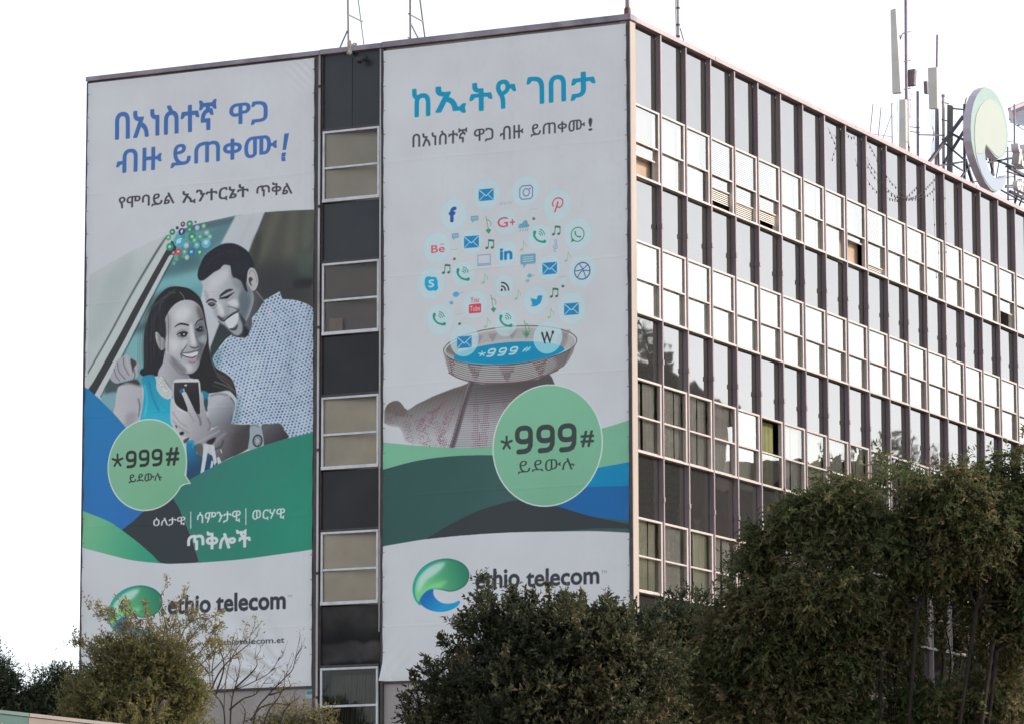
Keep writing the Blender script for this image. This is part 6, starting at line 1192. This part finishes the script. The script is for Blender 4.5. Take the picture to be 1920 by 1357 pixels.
# across the side street, unseen: houses and trees invented for the panes to mirror
M_HW = mat('dark_brick', (0.15, 0.122, 0.112), 0.9, 0.3, 1.5); M_HR = mat('dark_roof_sheet', (0.065, 0.057, 0.055), 0.8, 0.25, 1.5); M_HG = mat('pale_window_blind', (0.35, 0.32, 0.29), 0.7, 0.1)
def house(label, y0, y1, zl, zr, ridge, x0=10.0, x1=19.0):
    r = empty('terrace_house', ((x0+x1)/2, (y0+y1)/2, 0), label, 'house', 'houses across the side street')
    MB().box(x0+.3, x1, y0+.2, y1-.2, 0, min(zl, zr)-.5).build('wall', M_HW, r)
    ym, zm = ridge; MB().prism([(y0, zl-.6), (y0, zl), (ym, zm), (y1, zr), (y1, zr-.6)], 'x', x0, x1).build('roof', M_HR, r)
    for k in range(4):
        for f in range(5): MB().box(x0+1.2+k*2.0, x0+2.3+k*2.0, y0+.12, y0+.21, 2+f*3.3, 3.9+f*3.3).build('window', M_HG, r)
    for k in range(int((y1-y0-1)/1.5)):
        for f in range(5):
            w = MB().box(x0+.2, x0+.31, y0+.8+k*1.5, y0+1.5+k*1.5, 2+f*3.3, 3.9+f*3.3).build('window', M_HG, r)
house('tall dark brick house across the side street, mirrored in the panes near the corner', 17.0, 29.9, 21.35, 20.95, (25.9, 21.4))
house('lower dark house with a pitched roof across the side street', 33.3, 41.2, 18.7, 19.75, (35.5, 19.9))
house('plain dark house with a low roof across the side street', 41.4, 64.0, 20.5, 20.2, (52.0, 20.8))
tag(MB().box(10.6, 18, 30.1, 33.1, 0, 18.45).build('wall', M_HW), 'dark link wall between two houses across the side street', 'wall')
r_ = np.random.RandomState(77); pos = []; nn = []
for x, y, h, q in [(9.8, 39.4, 20.6, .8), (9.8, 42.4, 22.0, 1.0), (9.8, 44.5, 21.4, 1.3), (9.8, 50, 21.4, 1.5), (9.6, 22.6, 22.4, .7), (9.8, 37, 20.3, .5)]:
    m = 2600 if q < 3 else 3600; u = unit(r_.randn(m, 3)); ph = r_.rand(4)*6; rad = (.4+.65*r_.rand(m)**.6)*(1+.16*np.sin(4*u[:, 0]+ph[0])+.16*np.sin(5*u[:, 2]+ph[1])+.12*np.sin(5*u[:, 1]+ph[2]))
    pos.append(np.array([x, y, h*.78])+u*rad[:, None]*np.array([q, q, h*.2])); nn.append(u)
pos = np.concatenate(pos); nn = np.concatenate(nn); m = len(pos)
TL = link('treeline', leaf_mesh('treeline', pos, nn+r_.randn(m, 3)*.7, r_.randn(m, 3), .26+.2*r_.rand(m), .13+.08*r_.rand(m), r_.rand(m)), None, [M_DARK])
tag(TL, 'thin row of dark street trees across the side street, mirrored in the lower panes', 'treeline', kind='stuff')
# ================================================================ hoarding in the near left corner
M_CREAM = mat('cream_hoarding', (0.175, 0.145, 0.125), 0.8, 0.12, 0.8, dirt=((0.25, 0.19, 0.16), 0.5)); M_GREEN = mat('green_hoarding', (0.026, 0.072, 0.060), 0.7, 0.1, 1.0)
D0 = 38.0; p0 = at_depth(-60, 1323.3, D0); zt_ = p0[2]; d1 = (zt_-CAM[2])/ray(262, 1359.7)[2]; p1 = CAM+d1*ray(262, 1359.7)
a, b = Vector(p0), Vector(p1); u = (b-a).normalized(); nrm = Vector((u.y, -u.x, 0))
HB = empty('hoarding', (a.x, a.y, 0), 'cream roadside hoarding with a green end and a light top rail', 'hoarding')
def slab(s0, s1, th, z0, z1, off=0.0):
    q0, q1 = a+u*s0+nrm*off, a+u*s1+nrm*off; k = nrm*th
    return MB().add([(v.x, v.y, z) for z in (z0, z1) for v in (q0, q1, q1-k, q0-k)], [(0, 3, 2, 1), (4, 5, 6, 7), (0, 1, 5, 4), (1, 2, 6, 5), (2, 3, 7, 6), (3, 0, 4, 7)])
L = (b-a).length; sg = (Vector(CAM+((zt_-CAM[2])/ray(59, 1336)[2])*ray(59, 1336))-a).length
slab(0, sg-.01, .06, 0.3, zt_-.035).build('green_panel', M_GREEN, HB); slab(sg, L+2.5, .06, 0.3, zt_-.035).build('cream_panel', M_CREAM, HB)
slab(0, sg-.01, .09, zt_-.033, zt_, .015).build('top_rail', mat('green_rail', (.055, .10, .085), .6, .1), HB); slab(sg, L+2.5, .09, zt_-.033, zt_, .015).build('top_rail', mat('pale_rail', (.185, .155, .14), .6, .1), HB)
for i in range(4): slab(.2+i*(L+2.2)/3.3, .3+i*(L+2.2)/3.3, .08, 0, zt_-.05, -.065).build('post', M_STEEL, HB)
q = a+u*(sg*.55)+nrm*.004; 
MB().add([tuple(q+Vector((0, 0, zt_-.12-q.z))), tuple(q+u*.06+Vector((0, 0, zt_-.16-q.z))), tuple(q+u*.05+Vector((0, 0, zt_-.6-q.z))), tuple(q-u*.12+Vector((0, 0, zt_-.6-q.z)))], [(0, 1, 2, 3)]).build('white_mark', mat('white_mark', (.45, .44, .38), .7), HB)
